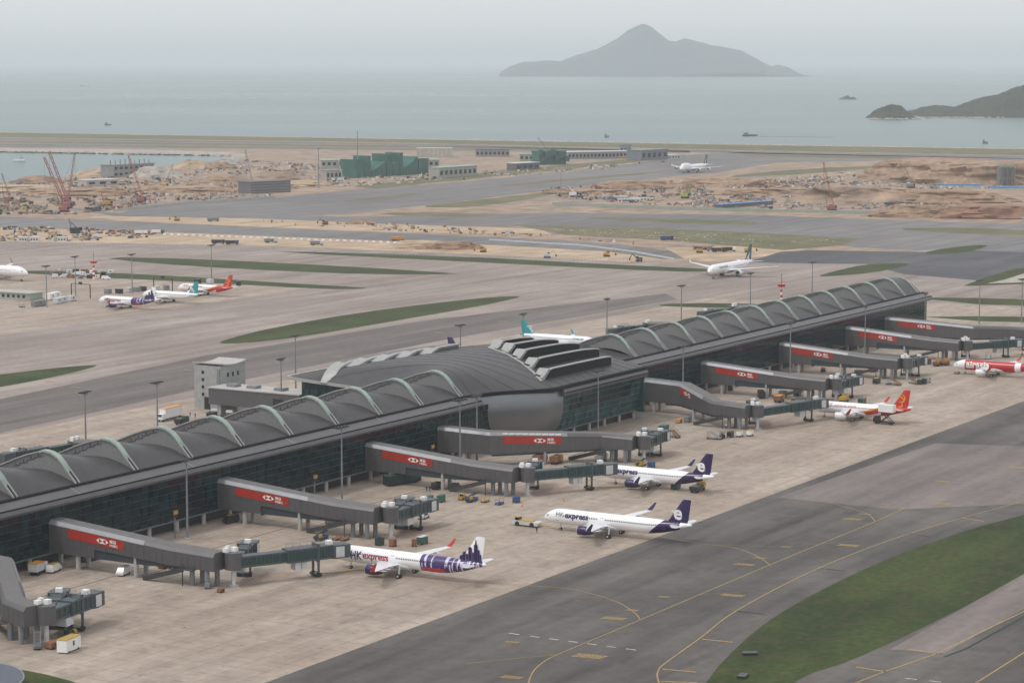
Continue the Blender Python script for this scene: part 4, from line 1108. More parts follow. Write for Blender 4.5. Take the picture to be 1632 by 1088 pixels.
def airliner(name, label, nose_ab, aft_az, L, kind, lv, group='airliners', zoff=.1):
    """nose_ab: (a, b) of the nose tip, aft_az: compass direction of the tail in the site grid (0 = +a, 90 = +b)"""
    D = dict(a320=dict(R=2.0, zc=3.85, span=35.8, ng=5.1, mgf=.47, fin=11.8, eng=[5.75], er=1.2, el=4.5, root=6.6, tip=1.55, sweep=.50, wx=.305, wl=2.2, mt=3.8),
             a330=dict(R=2.82, zc=5.3, span=60, ng=6.7, mgf=.49, fin=17.0, eng=[9.4], er=1.5, el=6.0, root=11, tip=2.4, sweep=.56, wx=.30, wl=1.8, mt=5.3),
             a350=dict(R=3.0, zc=5.6, span=64, ng=5.0, mgf=.48, fin=17.0, eng=[10.5], er=1.8, el=6.0, root=12, tip=2.2, sweep=.60, wx=.30, wl=3.2, mt=5.3),
             b747=dict(R=3.3, zc=5.9, span=64.4, ng=8.0, mgf=.46, fin=19.4, eng=[11.7, 20.8], er=1.35, el=5.4, root=15, tip=3.6, sweep=.72, wx=.25, wl=1.6, mt=5.5, hump=2.0))[kind]
    Rr, zc = D['R'], D['zc']; az = AZ + R(aft_az)
    root = thing(name, label, 'airplane', W(nose_ab[0], nose_ab[1], zoff), math.pi / 2 - az, group)
    rings, st = fuselage_rings(L, Rr, zc, hump=D.get('hump', 0))
    fus = MB().loft(rings).build('fuselage', lv.get('body', M_PLANE), root, 60)
    # cockpit glazing
    mb = MB()
    for side in (-1, 1):
        q = [(1.05 * Rr * .9, .18), (1.05 * Rr * .9 + .15, .48), (1.75, .52), (2.55, .5), (2.75, .22), (1.9, .2)]
        k = Rr / 2.0
        pts = [side_map(st, Rr, (.95 + (x - 1.05 * Rr * .9) * .62) * k + .4 * k, h * Rr * .95 + .14 * Rr, side, .02) for x, h in [(1.05 * Rr * .9, .12), (1.05 * Rr * .9 + .35, .45), (2.2 + .9 * (Rr - 2), .50), (3.1 + .9 * (Rr - 2), .45), (3.0 + .9 * (Rr - 2), .15), (2.3 + .9 * (Rr - 2), .1)]]
        mb.add(pts, [(0, 1, 2, 5), (5, 2, 3, 4)])
    mb.build('cockpit_window', M_GLASSD, fus)
    # cabin windows and doors
    if lv.get('windows', True):
        mb = MB(); x = .16 * L
        doors = [.115 * L, .83 * L] + ([.42 * L] if L > 40 else [])
        while x < .80 * L:
            if all(abs(x - d) > 1.0 for d in doors):
                for s in (-1, 1):
                    mb.add([side_map(st, Rr, x + u, h, s, .02) for u, h in ((-.14, .42), (.14, .42), (.14, .78), (-.14, .78))], [(0, 1, 2, 3)])
            x += .53 * (1 if kind == 'a320' else 1.15)
        stuff(mb.build('cabin_windows', M_GLASSD, fus))
        for d in doors:
            mb = MB()
            for s in (-1, 1):
                o_ = [(-.45, -.75), (.45, -.75), (.45, 1.1), (-.45, 1.1)]
                for i in range(4):
                    (u0, h0), (u1, h1) = o_[i], o_[(i + 1) % 4]; dx, dh = (.05, 0) if u0 == u1 else (0, .05)
                    mb.add([side_map(st, Rr, d + u0 - dx, h0 - dh, s, .018), side_map(st, Rr, d + u1 - dx, h1 - dh, s, .018), side_map(st, Rr, d + u1 + dx, h1 + dh, s, .018), side_map(st, Rr, d + u0 + dx, h0 + dh, s, .018)], [(0, 1, 2, 3)])
            mb.build('door', M_GREY, fus)
    # wings
    hs = D['span'] / 2; wx = D['wx'] * L; zr = zc - .52 * Rr; sw = D['sweep']; wm = lv.get('wing', M_WING)
    def le(y): return wx + y * sw
    dih = .09
    def zw(y): return zr + max(0, y - Rr * .5) * dih
    ky = hs * .38; kc = D['root'] * .62
    for s in (-1, 1):
        w = surface('wing', [(0, le(0), zr, D['root'], D['root'] * .13), (Rr, le(Rr), zw(Rr), D['root'] * .92, D['root'] * .12), (ky, le(ky), zw(ky), kc, kc * .11), (hs * .97, le(hs * .97), zw(hs * .97), D['tip'], D['tip'] * .1)], s, wm, root)
        wl = D['wl']; ty = hs * .97; x0 = le(ty)
        MB().loft([[(x0 + px_, s * (ty + pz * .2), zw(ty) + pz) for px_, pz in aero(D['tip'], D['tip'] * .1)],
                   [(x0 + wl * .35 + px_, s * (ty + .45 + pz), zw(ty) + wl * .35) for px_, pz in aero(D['tip'] * .8, .12)],
                   [(x0 + wl * .95 + px_, s * (ty + .75 + pz), zw(ty) + wl) for px_, pz in aero(D['tip'] * .4, .07)]]).build('winglet', lv.get('winglet', M_PLANE), w, 35)
        for f in (.33, .52, .70):
            fl = MB()
            y = hs * f; x = le(y) + (kc if y <= ky + .1 else kc + (D['tip'] - kc) * (y - ky) / (hs - ky)) * .62
            fl.tube((x, s * y, zw(y) - .35), (x + 2.6 * Rr / 2, s * y, zw(y) - .25), .26 * Rr / 2, .05, n=8)
            fl.build('flap_fairing', wm, w, 40)
        for y in D['eng']:
            er, el = D['er'], D['el']; x = le(y) - el * .62; z = zw(y) - er * 1.18
            prof = [(0, .86), (.12, 1.0), (.9, 1.05), (2.2, 1.04), (3.3, .92), (el, .64)]
            rg = [[(x + px_ * el / 4.5 if px_ != el else x + el, s * y + er * r_ * math.sin(2 * math.pi * i / 20), z + er * r_ * math.cos(2 * math.pi * i / 20)) for i in range(20)] for px_, r_ in prof]
            e = MB().loft(rg, caps=False).build('engine', lv.get('engine', M_PLANE), root, 40)
            MB().tube((x + .45, s * y, z), (x + .55, s * y, z), er * .93, n=20).build('fan', M_BLACKV, e)
            MB().loft([[(x - .04 + d_, s * y + er * r_ * math.sin(2 * math.pi * i / 20), z + er * r_ * math.cos(2 * math.pi * i / 20)) for i in range(20)] for d_, r_ in ((.35, .8), (.02, .84), (0, .9), (.1, 1.0), (.34, 1.045))], caps=False).build('intake_lip', M_METAL, e, 50)
            MB().tube((x + el * .8, s * y, z), (x + el * 1.22, s * y, z), er * .55, er * .16, n=14).build('exhaust_cone', M_METAL, e, 40)
            MB().hexa([(x + el * .25, s * y - .12, z + er * .9), (x + el * 1.15, s * y - .12, z + er * .55), (x + el * 1.15, s * y + .12, z + er * .55), (x + el * .25, s * y + .12, z + er * .9), (x + el * .45, s * y - .12, z + er * 1.3), (x + el * 1.2, s * y - .12, zw(y)), (x + el * 1.2, s * y + .12, zw(y)), (x + el * .45, s * y + .12, z + er * 1.3)]).build('pylon', wm, e)
    bl = MB()   # belly fairing
    rr = [[(x, math.sin(2 * math.pi * i / 16) * Rr * w_, zc - .62 * Rr + math.cos(2 * math.pi * i / 16) * Rr * .62 * h_) for i in range(16)] for x, w_, h_ in ((wx - 1.2, .5, .5), (wx + .8, 1.0, 1.0), (wx + D['root'], 1.04, 1.02), (wx + D['root'] + 2.6, .9, .9), (wx + D['root'] + 5, .4, .4))]
    bl.loft(rr).build('belly_fairing', lv.get('belly', wm), root, 50)
    # tail
    sc = Rr / 2.0; fh = D['fin']; zt = zc + .85 * Rr
    fr, ft = 5.9 * sc, 2.5 * sc; fx = L - 7.6 * sc; ftx = L - 2.75 * sc
    fin = surface('fin', [(zt - .7 * sc, fx - .3 * sc, 0, fr + .4, .8 * sc), (zt + .8 * sc, fx + 1.15 * sc, 0, fr * .93, .55 * sc), (fh - .25, ftx, 0, ft, .26 * sc), (fh, ftx + .5 * sc, 0, ft * .75, .1 * sc)], 1, lv.get('fin', M_PLANE), root, True)
    hz = zc + .42 * Rr; hx = L - 6.3 * sc
    for s in (-1, 1):
        surface('tailplane', [(.3 * Rr, hx, hz, 4.0 * sc, .45 * sc), (6.2 * sc, hx + 3.5 * sc, hz + .55 * sc, 1.4 * sc, .14 * sc)], s, lv.get('tailplane', wm), root)
    if 'emblem' in lv: lv['emblem'](fin, dict(L=L, sc=sc, fx=fx, fr=fr, ftx=ftx, ft=ft, zt=zt, fh=fh))
    # undercarriage
    g = MB(); g.bar((D['ng'], 0, .4), (D['ng'], 0, zc - Rr * .8), .22 * sc, .22 * sc); ngo = g.build('nose_gear', M_LGREY, root)
    for y in (-.25 * sc, .25 * sc): wheel(ngo, D['ng'], y, .38 * sc, .22 * sc)
    mgx = D['mgf'] * L + (0 if L < 40 or kind != 'a320' else .9)
    for s in (-1, 1):
        g = MB(); g.bar((mgx, s * D['mt'], .5), (mgx, s * (D['mt'] - .5), zr + .2), .3 * sc, .3 * sc); mo = g.build('main_gear', M_LGREY, root)
        for dx in ((0,) if kind == 'a320' else (-.8, .8)):
            for y in (-.46 * sc, .46 * sc): wheel(mo, mgx + dx, s * D['mt'] + y, .58 * min(sc, 1.15), .42 * sc)
    for w in lv.get('words', ()): hull_word(*w[:5], st, Rr, w[5], fus, stretch=w[6] if len(w) > 6 else 1.0)
    if 'extra' in lv: lv['extra'](fus, root, st, Rr, L)
    return root
def fin_print(fin, polys, m, name='emblem', off=.05, half=.16):
    """flat print on both faces of the fin; polys in (x, z)"""
    for s in (-1, 1):
        mb = MB()
        for p in polys: mb.add([(x, s * (half + off), z) for x, z in p], [tuple(range(len(p)))])
        mb.build(name, m, fin)
def fin_word(fin, word, size, bold, x0, z0, m, rot=0.0, mirror=True, off=.24):
    vs, fs = text_mesh(word, size, bold); w = max(v[0] for v in vs); c, s_ = math.cos(rot), math.sin(rot)
    for s in (-1, 1):
        mb = MB()
        def mp(v):
            u = v[0] if s < 0 else w - v[0]
            r = rot if s < 0 else -rot
            if s < 0: return (x0 + u * c - v[1] * s_, s * off, z0 + u * s_ + v[1] * c)
            uu = v[0]; return (x0 + w * c - (uu * c - v[1] * s_) - (0), s * off, z0 + uu * s_ + v[1] * c)
        mb.add([mp(v) for v in vs], fs); mb.build('emblem', m, fin)
# --- liveries
PURP, WHT = (0.022, 0.007, 0.072), (0.84, 0.84, 0.85)
def lv_e(L):
    """white hull, deep purple tail with a rounded white e"""
    def fn(N, L_, mth, x, y, z, v):
        e = mth('SUBTRACT', x, mth('ADD', mth('MULTIPLY', z, -1.0), -0.0))   # x + z
        k = mth('GREATER_THAN', mth('SUBTRACT', x, mth('MULTIPLY', z, 1.15)), L - 14.6)
        k2 = mth('LESS_THAN', x, L - 3.2)
        return [(mth('MULTIPLY', k, k2), PURP)]
    body = banded('white and purple hull %d' % L, WHT, PURP, fn)
    def emb(fin, d):
        fin_word(fin, 'e', 5.2, .15, d['L'] - 5.35, d['zt'] + 1.05, M_WHITE, -.1)
        fin_print(fin, [[(d['L'] - 6.0, d['zt'] + 2.6), (d['L'] - 5.7, d['zt'] + 3.1), (d['L'] - 4.9, d['zt'] + 2.75), (d['L'] - 5.0, d['zt'] + 2.25), (d['L'] - 5.6, d['zt'] + 2.7)]], M_WHITE, off=.09)
        fin_print(fin, [[(d['L'] - 3.1, d['zt'] + 1.3), (d['L'] - 2.5, d['zt'] + 1.9), (d['L'] - 2.6, d['zt'] + 1.2)]], M_TEAL, off=.09)
    k = L / 44.5
    return dict(body=body, fin=M_PURP, engine=M_PURP, winglet=M_PURP, tailplane=M_WING, emblem=emb, words=[('HK', 1.9, 0.0, 4.6 * k, .15, M_NAVY, .95), ('express', 2.2, .07, 7.4 * k, .1, M_NAVY, 1.05)])
def lv_sky(L):
    """white nose, purple rear hull printed with a skyline, towers on a white fin"""
    def fn(N, L_, mth, x, y, z, v):
        rear = mth('GREATER_THAN', x, L * .60)
        end = mth('LESS_THAN', x, L - .8)
        a = mth('MULTIPLY', rear, end)
        n = N.new('ShaderNodeTexNoise'); n.noise_dimensions = '3D'; n.inputs['Scale'].default_value = 1.0; n.inputs['Detail'].default_value = 1
        mp = N.new('ShaderNodeMapping'); mp.inputs['Scale'].default_value = (1.5, .15, .22); mp.inputs['Rotation'].default_value = (0, -.12, 0)
        L_.new(v, mp.inputs['Vector']); L_.new(mp.outputs[0], n.inputs['Vector'])
        st_ = mth('MULTIPLY', a, mth('GREATER_THAN', n.outputs['Fac'], .565))
        redz = mth('MULTIPLY', mth('LESS_THAN', z, 3.15), mth('MULTIPLY', mth('GREATER_THAN', x, L * .615), mth('LESS_THAN', x, L * .755)))
        return [(a, (0.06, 0.03, 0.15)), (st_, (0.60, 0.58, 0.72)), (redz, (.5, .03, .03))]
    body = banded('white hull with purple skyline %d' % L, WHT, PURP, fn)
    def emb(fin, d):
        Lx = d['L']; z = d['zt'] - .3
        T = []
        for x0, x1, h in ((-7.3, -6.5, 1.3), (-6.45, -5.6, 2.2), (-5.5, -4.9, 1.9), (-4.85, -3.85, 3.6), (-3.75, -3.3, 2.4), (-3.25, -2.2, 4.4), (-2.15, -1.65, 3.1), (-1.62, -1.2, 2.0)):
            T.append([(Lx + x0, z), (Lx + x1, z), (Lx + x1, z + h), (Lx + (x0 + x1) / 2, z + h + .35), (Lx + x0, z + h)])
        T.append([(Lx - 2.95, z + 4.3), (Lx - 2.5, z + 4.3), (Lx - 2.6, z + 5.4), (Lx - 2.72, z + 6.1), (Lx - 2.85, z + 5.4)])
        fin_print(fin, T, M_PURP, off=.10)
    k = L / 44.5
    return dict(body=body, fin=M_PLANE, engine=M_PURP, winglet=M_CRIM, tailplane=M_WING, emblem=emb, words=[('HK', 3.0, .06, 6.2 * k, -.9, M_NAVY, .82), ('express', 2.2, .06, 9.9 * k, -.35, M_REDT, 1.12)])
def lv_gold(L):
    """white nose, red rear hull sweeping up, red fin with gold swirls"""
    def fn(N, L_, mth, x, y, z, v):
        cur = mth('ADD', 2.2, mth('MULTIPLY', mth('POWER', mth('MULTIPLY', mth('MAXIMUM', mth('SUBTRACT', x, L * .18), 0.001), 1 / (L * .62)), 2.6), 5.2))
        below = mth('LESS_THAN', z, cur)
        aft = mth('GREATER_THAN', x, L * .30)
        low = mth('GREATER_THAN', z, mth('SUBTRACT', cur, mth('MULTIPLY', x, .085)))
        fin_ = mth('GREATER_THAN', x, L * .72)
        k = mth('MULTIPLY', below, mth('MAXIMUM', low, fin_))
        gold = mth('MULTIPLY', mth('GREATER_THAN', z, mth('SUBTRACT', cur, .55)), mth('MULTIPLY', below, mth('GREATER_THAN', x, L * .34)))
        g2 = mth('MULTIPLY', gold, mth('LESS_THAN', x, L * .80))
        return [(k, (.50, .026, .012)), (g2, (.82, .35, .03))]
    body = banded('white hull with red and gold sweep %d' % L, WHT, PURP, fn)
    def emb(fin, d):
        def arc(cx, cz, r, w, a0, a1, n=10):
            o = [(cx + r * math.cos(a0 + (a1 - a0) * i / n), cz + r * math.sin(a0 + (a1 - a0) * i / n)) for i in range(n + 1)]
            q = [(cx + (r - w * math.sin(math.pi * (.15 + .8 * i / n))) * math.cos(a0 + (a1 - a0) * i / n), cz + (r - w * math.sin(math.pi * (.15 + .8 * i / n))) * math.sin(a0 + (a1 - a0) * i / n)) for i in range(n + 1)]
            return [[o[i], o[i + 1], q[i + 1], q[i]] for i in range(n)]
        sc = d['sc']; L_ = d['L']; P = arc(L_ - 3.5 * sc, d['zt'] + 3.2 * sc, 1.5 * sc, .55 * sc, -2.2, 1.6) + arc(L_ - 4.3 * sc, d['zt'] + 2.1 * sc, 1.9 * sc, .4 * sc, .2, 2.0) + arc(L_ - 3.9 * sc, d['zt'] + 1.0 * sc, 1.0 * sc, .5 * sc, -2.6, 1.4)
        fin_print(fin, P, M_GOLD, off=.12)
    return dict(body=body, fin=M_CRIM, engine=M_WHITE, winglet=M_CRIM, tailplane=M_WING, emblem=emb, words=[('\u9999\u6e2f\u822a\u7a7a', .95, .02, 5.0, .95, M_CRIM, 1.0), ('HONGKONG AIRLINES', .85, .02, 9.6, .75, M_CRIM, .95)])
def lv_gba():
    def emb(fin, d):
        fin_word(fin, 'GBA', 2.0, .05, d['L'] - 6.3, d['zt'] + 2.9, M_WHITE, -.75, off=.26)
    def fn(N, L_, mth, x, y, z, v):
        return [(mth('GREATER_THAN', mth('SUBTRACT', x, mth('MULTIPLY', z, -.9)), 41.4), (0.012, 0.27, 0.30))]
    body = banded('white hull with teal tail', WHT, WHT, fn)
    return dict(body=body, fin=M_TEAL, engine=M_WHITE, winglet=M_TEAL, tailplane=M_WING, emblem=emb, words=[('Greater Bay', 1.1, .03, 5.5, .7, M_TEAL, 1.0)])
def lv_jade():
    def emb(fin, d):
        sc, L_ = d['sc'], d['L']
        fin_print(fin, [[(L_ - 6.6 * sc, d['zt'] + .15 * sc), (L_ - 4.2 * sc, d['zt'] + 2.0 * sc), (L_ - 2.3 * sc, d['zt'] + 3.6 * sc), (L_ - 3.2 * sc, d['zt'] + 2.0 * sc), (L_ - 3.9 * sc, d['zt'] + .5 * sc), (L_ - 2.4 * sc, d['zt'] + .35 * sc), (L_ - 4.6 * sc, d['zt'] - .1 * sc)]], M_WHITE, off=.14)
    return dict(fin=M_JADE, engine=M_WHITE, winglet=M_PLANE, emblem=emb, words=[('CATHAY PACIFIC', 1.5, .02, 9.0, .6, M_JADE, 1.0)])
def lv_red(L):
    def fn(N, L_, mth, x, y, z, v):
        red = mth('MULTIPLY', mth('GREATER_THAN', x, L * .145), mth('LESS_THAN', x, L * .70))
        red2 = mth('MULTIPLY', mth('GREATER_THAN', x, L * .765), mth('LESS_THAN', x, L * .99))
        return [(mth('MAXIMUM', red, red2), (.46, .018, .022))]
    body = banded('red hull with white nose and band', WHT, WHT, fn)
    return dict(body=body, fin=M_CRIM, engine=M_WHITE, winglet=M_CRIM, belly=M_WING, windows=False, words=[('airasia', 4.0, .13, 6.1, -.95, M_WHITE, .98)])
LV_E44, LV_E37, LV_S44, LV_S37, LV_G, LV_GBA, LV_J, LV_R = lv_e(44.5), lv_e(37.6), lv_sky(44.5), lv_sky(37.6), lv_gold(37.6), lv_gba(), lv_jade(), lv_red(37.6)
airliner('airliner', 'white airliner with purple skyline-printed rear and towers on its fin, docked, nearest', (-70.5, -39.5), 90, 44.5, 'a320', LV_S44)
airliner('airliner', 'long white airliner with purple tail being pushed back by a tug', (-.5, -18.6), 90, 44.5, 'a320', LV_E44)
airliner('airliner', 'shorter white airliner with purple tail, docked behind the pushed-back one', (70.0, -39.2), 90, 37.6, 'a320', LV_E37)
airliner('airliner', 'white airliner with red and gold tail docked at the kinked bridge', (229.5, -39.6), 90, 37.6, 'a320', LV_G)
airliner('airliner', 'red airliner with white nose and large white lettering, right edge', (369.5, -37.7), 90, 37.6, 'a320', LV_R)
airliner('airliner', 'red airliner nose docked at extreme right edge of picture', (443.0, -38.5), 90, 37.6, 'a320', LV_R)
airliner('airliner', 'airliner behind the concourse roof, only purple fin with white letter showing', (288, -192), 270, 37.6, 'a320', LV_E37)
airliner('airliner', 'white airliner with teal lettered fin, half hidden behind concourse roof', (364, -199.5), 270, 39.0, 'a320', LV_GBA)
airliner('airliner', 'all-white airliner with dark jade tail taxiing beyond the concourse', (703, -309), 0, 60, 'a330', LV_J)
airliner('jumbo_jet', 'white four-engined jumbo jet with jade tail on the distant taxiway', (1897, -921), 0, 70.6, 'b747', LV_J)
airliner('airliner', 'white airliner with purple skyline-printed rear on the remote left apron', (402.5, -513), 90, 37.6, 'a320', LV_S37)
airliner('airliner', 'white airliner with teal fin on the remote left apron', (438, -513), 90, 37.6, 'a320', LV_GBA)
airliner('airliner', 'white airliner with red and gold tail on the remote left apron', (478, -521), 90, 37.6, 'a320', LV_G)
airliner('airliner', 'plain white wide-body airliner cut by the left edge', (492, -641), 270, 66, 'a350', dict(winglet=M_GREY))
# ------------------------------------------------------------------ light masts
def make_mast(h=21.0):
    root = thing('light_mast', 'mast', 'light mast', (0, 0, 0), 0, 'apron floodlight masts')
    MB().tube((0, 0, 0), (0, 0, h), .36, .17, n=10).build('pole', M_GREY, root, 40)
    MB().tube((0, 0, 0), (0, 0, .5), .8, .8, n=10).build('footing', M_CONCW, root)
    mb = MB(); mb.tube((0, 0, h - .25), (0, 0, h + .25), 1.0, 1.0, n=12); mb.bar((-2.2, 0, h + .1), (2.2, 0, h + .1), .16, .16); mb.bar((0, -1.4, h + .1), (0, 1.4, h + .1), .16, .16)
    hd = mb.build('head_frame', M_GREY, root)
    for k in range(8):
        x = -2.2 + 4.4 * (k % 4) / 3; y = -.55 if k < 4 else .55
        MB().cbox((x, y, h + .45), (.75, .6, .42)).build('floodlight', M_BLACKV, hd)
    return root
mast = make_mast(); first = True
NEAR = [(-62, -92.5), (6, -89.5), (71, -89.5), (82, -90), (155, -86.0), (234, -93), (327, -91), (406, -91), (475, -90), (548, -90), (566, -75)]
NL = ['between first and second boarding bridge', 'just before the third boarding bridge', 'left of the pair at the fourth bridge', 'right of the pair at the fourth bridge', 'before the central hall glazing', 'in front of the kinked bridge', 'before the sixth bridge banner', 'before the eighth bridge banner', 'at the concourse end', 'standing on the far right apron', 'nearest the right picture edge']
for (a, b), l in zip(NEAR, NL):
    place(mast, W(a, b, .09), RZ + rnd.uniform(-.3, .3), 'tall grey floodlight mast ' + l, first); first = False
FARM = [(26, -202), (56, -197), (190, -237), (128, -199), (254, -202), (304, -202), (378, -202), (452, -202), (529, -202), (606, -202)]
FL = ['behind the leftmost roof arches', 'left of the box truck behind the roof', 'behind the far left corner of the hall', 'above the grey link building', 'right of the lone purple fin', 'left of the teal lettered fin', 'above the hall dormers', 'above the first right wing arches', 'right of the taxiing white airliner', 'behind the right end of the roof']
for (a, b), l in zip(FARM, FL): place(mast, W(a, b, .09), RZ + rnd.uniform(-.3, .3), 'tall grey floodlight mast ' + l, False)
LFT = [(439, -560), (466, -543), (542, -547), (385, -533)]
LL = ['left of the red and white striped mast', 'beside the remote skyline-tailed airliner', 'behind the remote red-tailed airliner', 'before the low left building']
for (a, b), l in zip(LFT, LL): place(mast, W(a, b, .1), RZ, 'tall grey floodlight mast ' + l, False)
def radar_mast(label, loc, h=14):
    t = thing('striped_mast', label, 'mast', loc, 0, 'red and white striped masts')
    for k in range(7):
        z0, z1 = h * .62 * k / 7, h * .62 * (k + 1) / 7; r = .75 - .04 * k
        MB().tube((0, 0, z0), (0, 0, z1), r, r - .04, n=8).build('band', M_CRIM if k % 2 else M_WHITE, t, 40)
    MB().tube((0, 0, h * .62), (0, 0, h * .7), 1.8, 2.2, n=10).build('platform', M_CRIM, t); MB().tube((0, 0, h * .7), (0, 0, h * 1.05), .18, n=6).build('aerial', M_GREY, t)
radar_mast('red and white striped mast on the remote left apron', W(524, -619, .1), 15)
radar_mast('red and white striped mast rising behind the right wing roof', gp(1245, 487), 16)

# ------------------------------------------------------------------ vehicles and apron equipment
def head(deg): return RZ + R(deg)             # 0 = along the concourse, 90 = towards it
def wheels(root, xs, w, r, th=.3):
    for x in xs:
        for s in (-1, 1): MB().tube((x, s * (w - th / 2) - th / 2, r), (x, s * (w - th / 2) + th / 2, r), r, n=10).build('wheel', M_TYRE, root, 40)
def V(name, label, cat, px, hd, group=None):
    p = gp(*px); p.z = .1
    return thing(name, label, cat, p, head(hd), group)
def prof_body(root, prof, w, m, name='body', taper=.86, zs=None):
    """side profile (x, z) extruded across, upper part drawn in"""
    zm = max(z for _, z in prof); zl = min(z for _, z in prof)
    def ww(z): return w * (1 if z < zl + (zm - zl) * .55 else taper)
    n = len(prof); vs = [(x, -ww(z), z) for x, z in prof] + [(x, ww(z), z) for x, z in prof]
    return MB().add(vs, [tuple(range(n - 1, -1, -1)), tuple(range(n, 2 * n))] + [(i, (i + 1) % n, n + (i + 1) % n, n + i) for i in range(n)]).build(name, m, root, 25)
def car(label, px, hd, m=None, van=False, roof=None):
    m = m or M_WHITE
    t = V('van' if van else 'car', label, 'van' if van else 'car', px, hd, 'small service vehicles')
    if van: pr = [(-2.5, .4), (2.45, .4), (2.55, .95), (2.1, 1.25), (1.4, 2.05), (-2.3, 2.1), (-2.55, 1.3)]; gl = [(1.42, 1.98), (2.02, 1.32), (.9, 1.32), (.9, 1.98)]
    else: pr = [(-2.2, .35), (2.2, .35), (2.25, .8), (1.35, 1.0), (.6, 1.52), (-1.3, 1.55), (-2.15, 1.05)]; gl = [(.58, 1.47), (1.2, 1.05), (-1.6, 1.05), (-1.2, 1.49)]
    prof_body(t, pr, .95, m)
    mb = MB()
    for s in (-1, 1): mb.add([(x, s * (.97 if z < 1.2 else .86 * .95 + .03), z) for x, z in gl], [(0, 1, 2, 3)])
    x0, z0, x1, z1 = (1.43, 2.0, 2.1, 1.3) if van else (.65, 1.48, 1.3, 1.05)
    mb.add([(x0 + .03, -.75, z0), (x0 + .03, .75, z0), (x1 + .03, .85, z1), (x1 + .03, -.85, z1)], [(0, 1, 2, 3)])
    mb.build('window', M_GLASSD, t)
    if roof: MB().box(-2.0, 1.2, -.72, .72, (2.11 if van else 1.56), (2.2 if van else 1.62)).build('roof_panel', roof, t)
    wheels(t, (-1.5, 1.45), .95, .33); return t
def truck(label, px, hd, box=M_WHITE, cab=M_WHITE, roof=None, L=7.0, hbox=3.1, lift=0.0, name='box_truck'):
    t = V(name, label, 'truck', px, hd, 'service trucks')
    MB().box(-L / 2, L / 2, -1.0, 1.0, .55, .95).build('chassis', M_BLACKV, t)
    prof_body(t, [(L / 2 - 1.9, .8), (L / 2, .8), (L / 2 + .05, 1.7), (L / 2 - .45, 2.7), (L / 2 - 1.9, 2.75)], 1.15, cab, 'cab', .95)
    MB().add([(L / 2 + .04, -.95, 1.75), (L / 2 + .04, .95, 1.75), (L / 2 - .36, .9, 2.6), (L / 2 - .36, -.9, 2.6)], [(0, 1, 2, 3)]).build('windscreen', M_GLASSD, t)
    b = MB().box(-L / 2 - .1, L / 2 - 2.0, -1.25, 1.25, 1.0 + lift, hbox + lift).build('cargo_box', box, t)
    if roof: MB().box(-L / 2 - .15, L / 2 - 1.95, -1.28, 1.28, hbox + lift + .01, hbox + lift + .15).build('box_roof', roof, b)
    if lift:
        mb = MB()
        for s in (-1, 1):
            mb.bar((-L / 2 + .6, s * .8, 1.0), (L / 2 - 2.8, s * .8, 1.0 + lift), .22, .22); mb.bar((-L / 2 + .6, s * .8, 1.0 + lift), (L / 2 - 2.8, s * .8, 1.0), .22, .22)
        mb.build('scissor_lift', M_BLACKV, t)
    wheels(t, (-L / 2 + 1.2, L / 2 - 1.1), 1.1, .5); return t
def bus(label, px, hd, m=M_BLACKV):
    t = V('apron_bus', label, 'bus', px, hd)
    MB().box(-6.5, 6.5, -1.4, 1.4, .35, 3.0).build('body', m, t); MB().box(-6.3, 6.3, -1.43, 1.43, 1.3, 2.5).build('window', M_TUN, t)
    MB().box(-6.52, -6.4, -1.2, 1.2, 2.55, 2.9).build('sign_panel', M_YELV, t); MB().box(-6.4, 6.4, -1.3, 1.3, 3.01, 3.15).build('roof', M_GREEN, t)
    wheels(t, (-4.2, 4.2), 1.35, .5); return t
def tractor(label, px, hd, m=M_YELV):
    t = V('baggage_tractor', label, 'tractor', px, hd, 'baggage tractors')
    prof_body(t, [(-1.6, .35), (1.6, .35), (1.65, .95), (.4, 1.1), (.1, 1.15), (-1.6, 1.1)], .75, m, taper=1)
    mb = MB()
    for x in (-1.3, .05):
        for s in (-.62, .62): mb.bar((x, s, 1.1), (x, s, 1.9), .08, .08)
    mb.build('canopy_post', M_BLACKV, t); MB().box(-1.45, .25, -.75, .75, 1.9, 2.0).build('canopy', m, t); MB().box(-.9, -.3, -.5, .5, 1.1, 1.5).build('seat', M_BLACKV, t)
    wheels(t, (-1.05, 1.05), .78, .36); return t
def dolly(label, px, hd, m=None, cargo=None, roof=None, grp='baggage dollies'):
    t = V('baggage_dolly', label, 'dolly', px, hd, grp)
    MB().box(-1.6, 1.6, -.8, .8, .45, .6).build('deck', m or M_GREY, t)
    MB().bar((1.6, 0, .5), (2.6, 0, .45), .1, .1).build('tow_bar', M_GREY, t)
    if cargo: c = MB().box(-1.5, 1.5, -.75, .75, .61, 2.0).build('container', cargo, t)
    else:
        mb = MB()
        for x in (-1.5, 1.5):
            for s in (-.7, .7): mb.bar((x, s, .6), (x, s, 1.5), .07, .07)
            mb.bar((x, -.7, 1.5), (x, .7, 1.5), .07, .07)
        mb.build('end_rail', m or M_GREY, t)
    if roof: MB().box(-1.55, 1.55, -.8, .8, 2.01, 2.12).build('cover', roof, t)
    wheels(t, (-1.1, 1.1), .75, .25, .2); return t
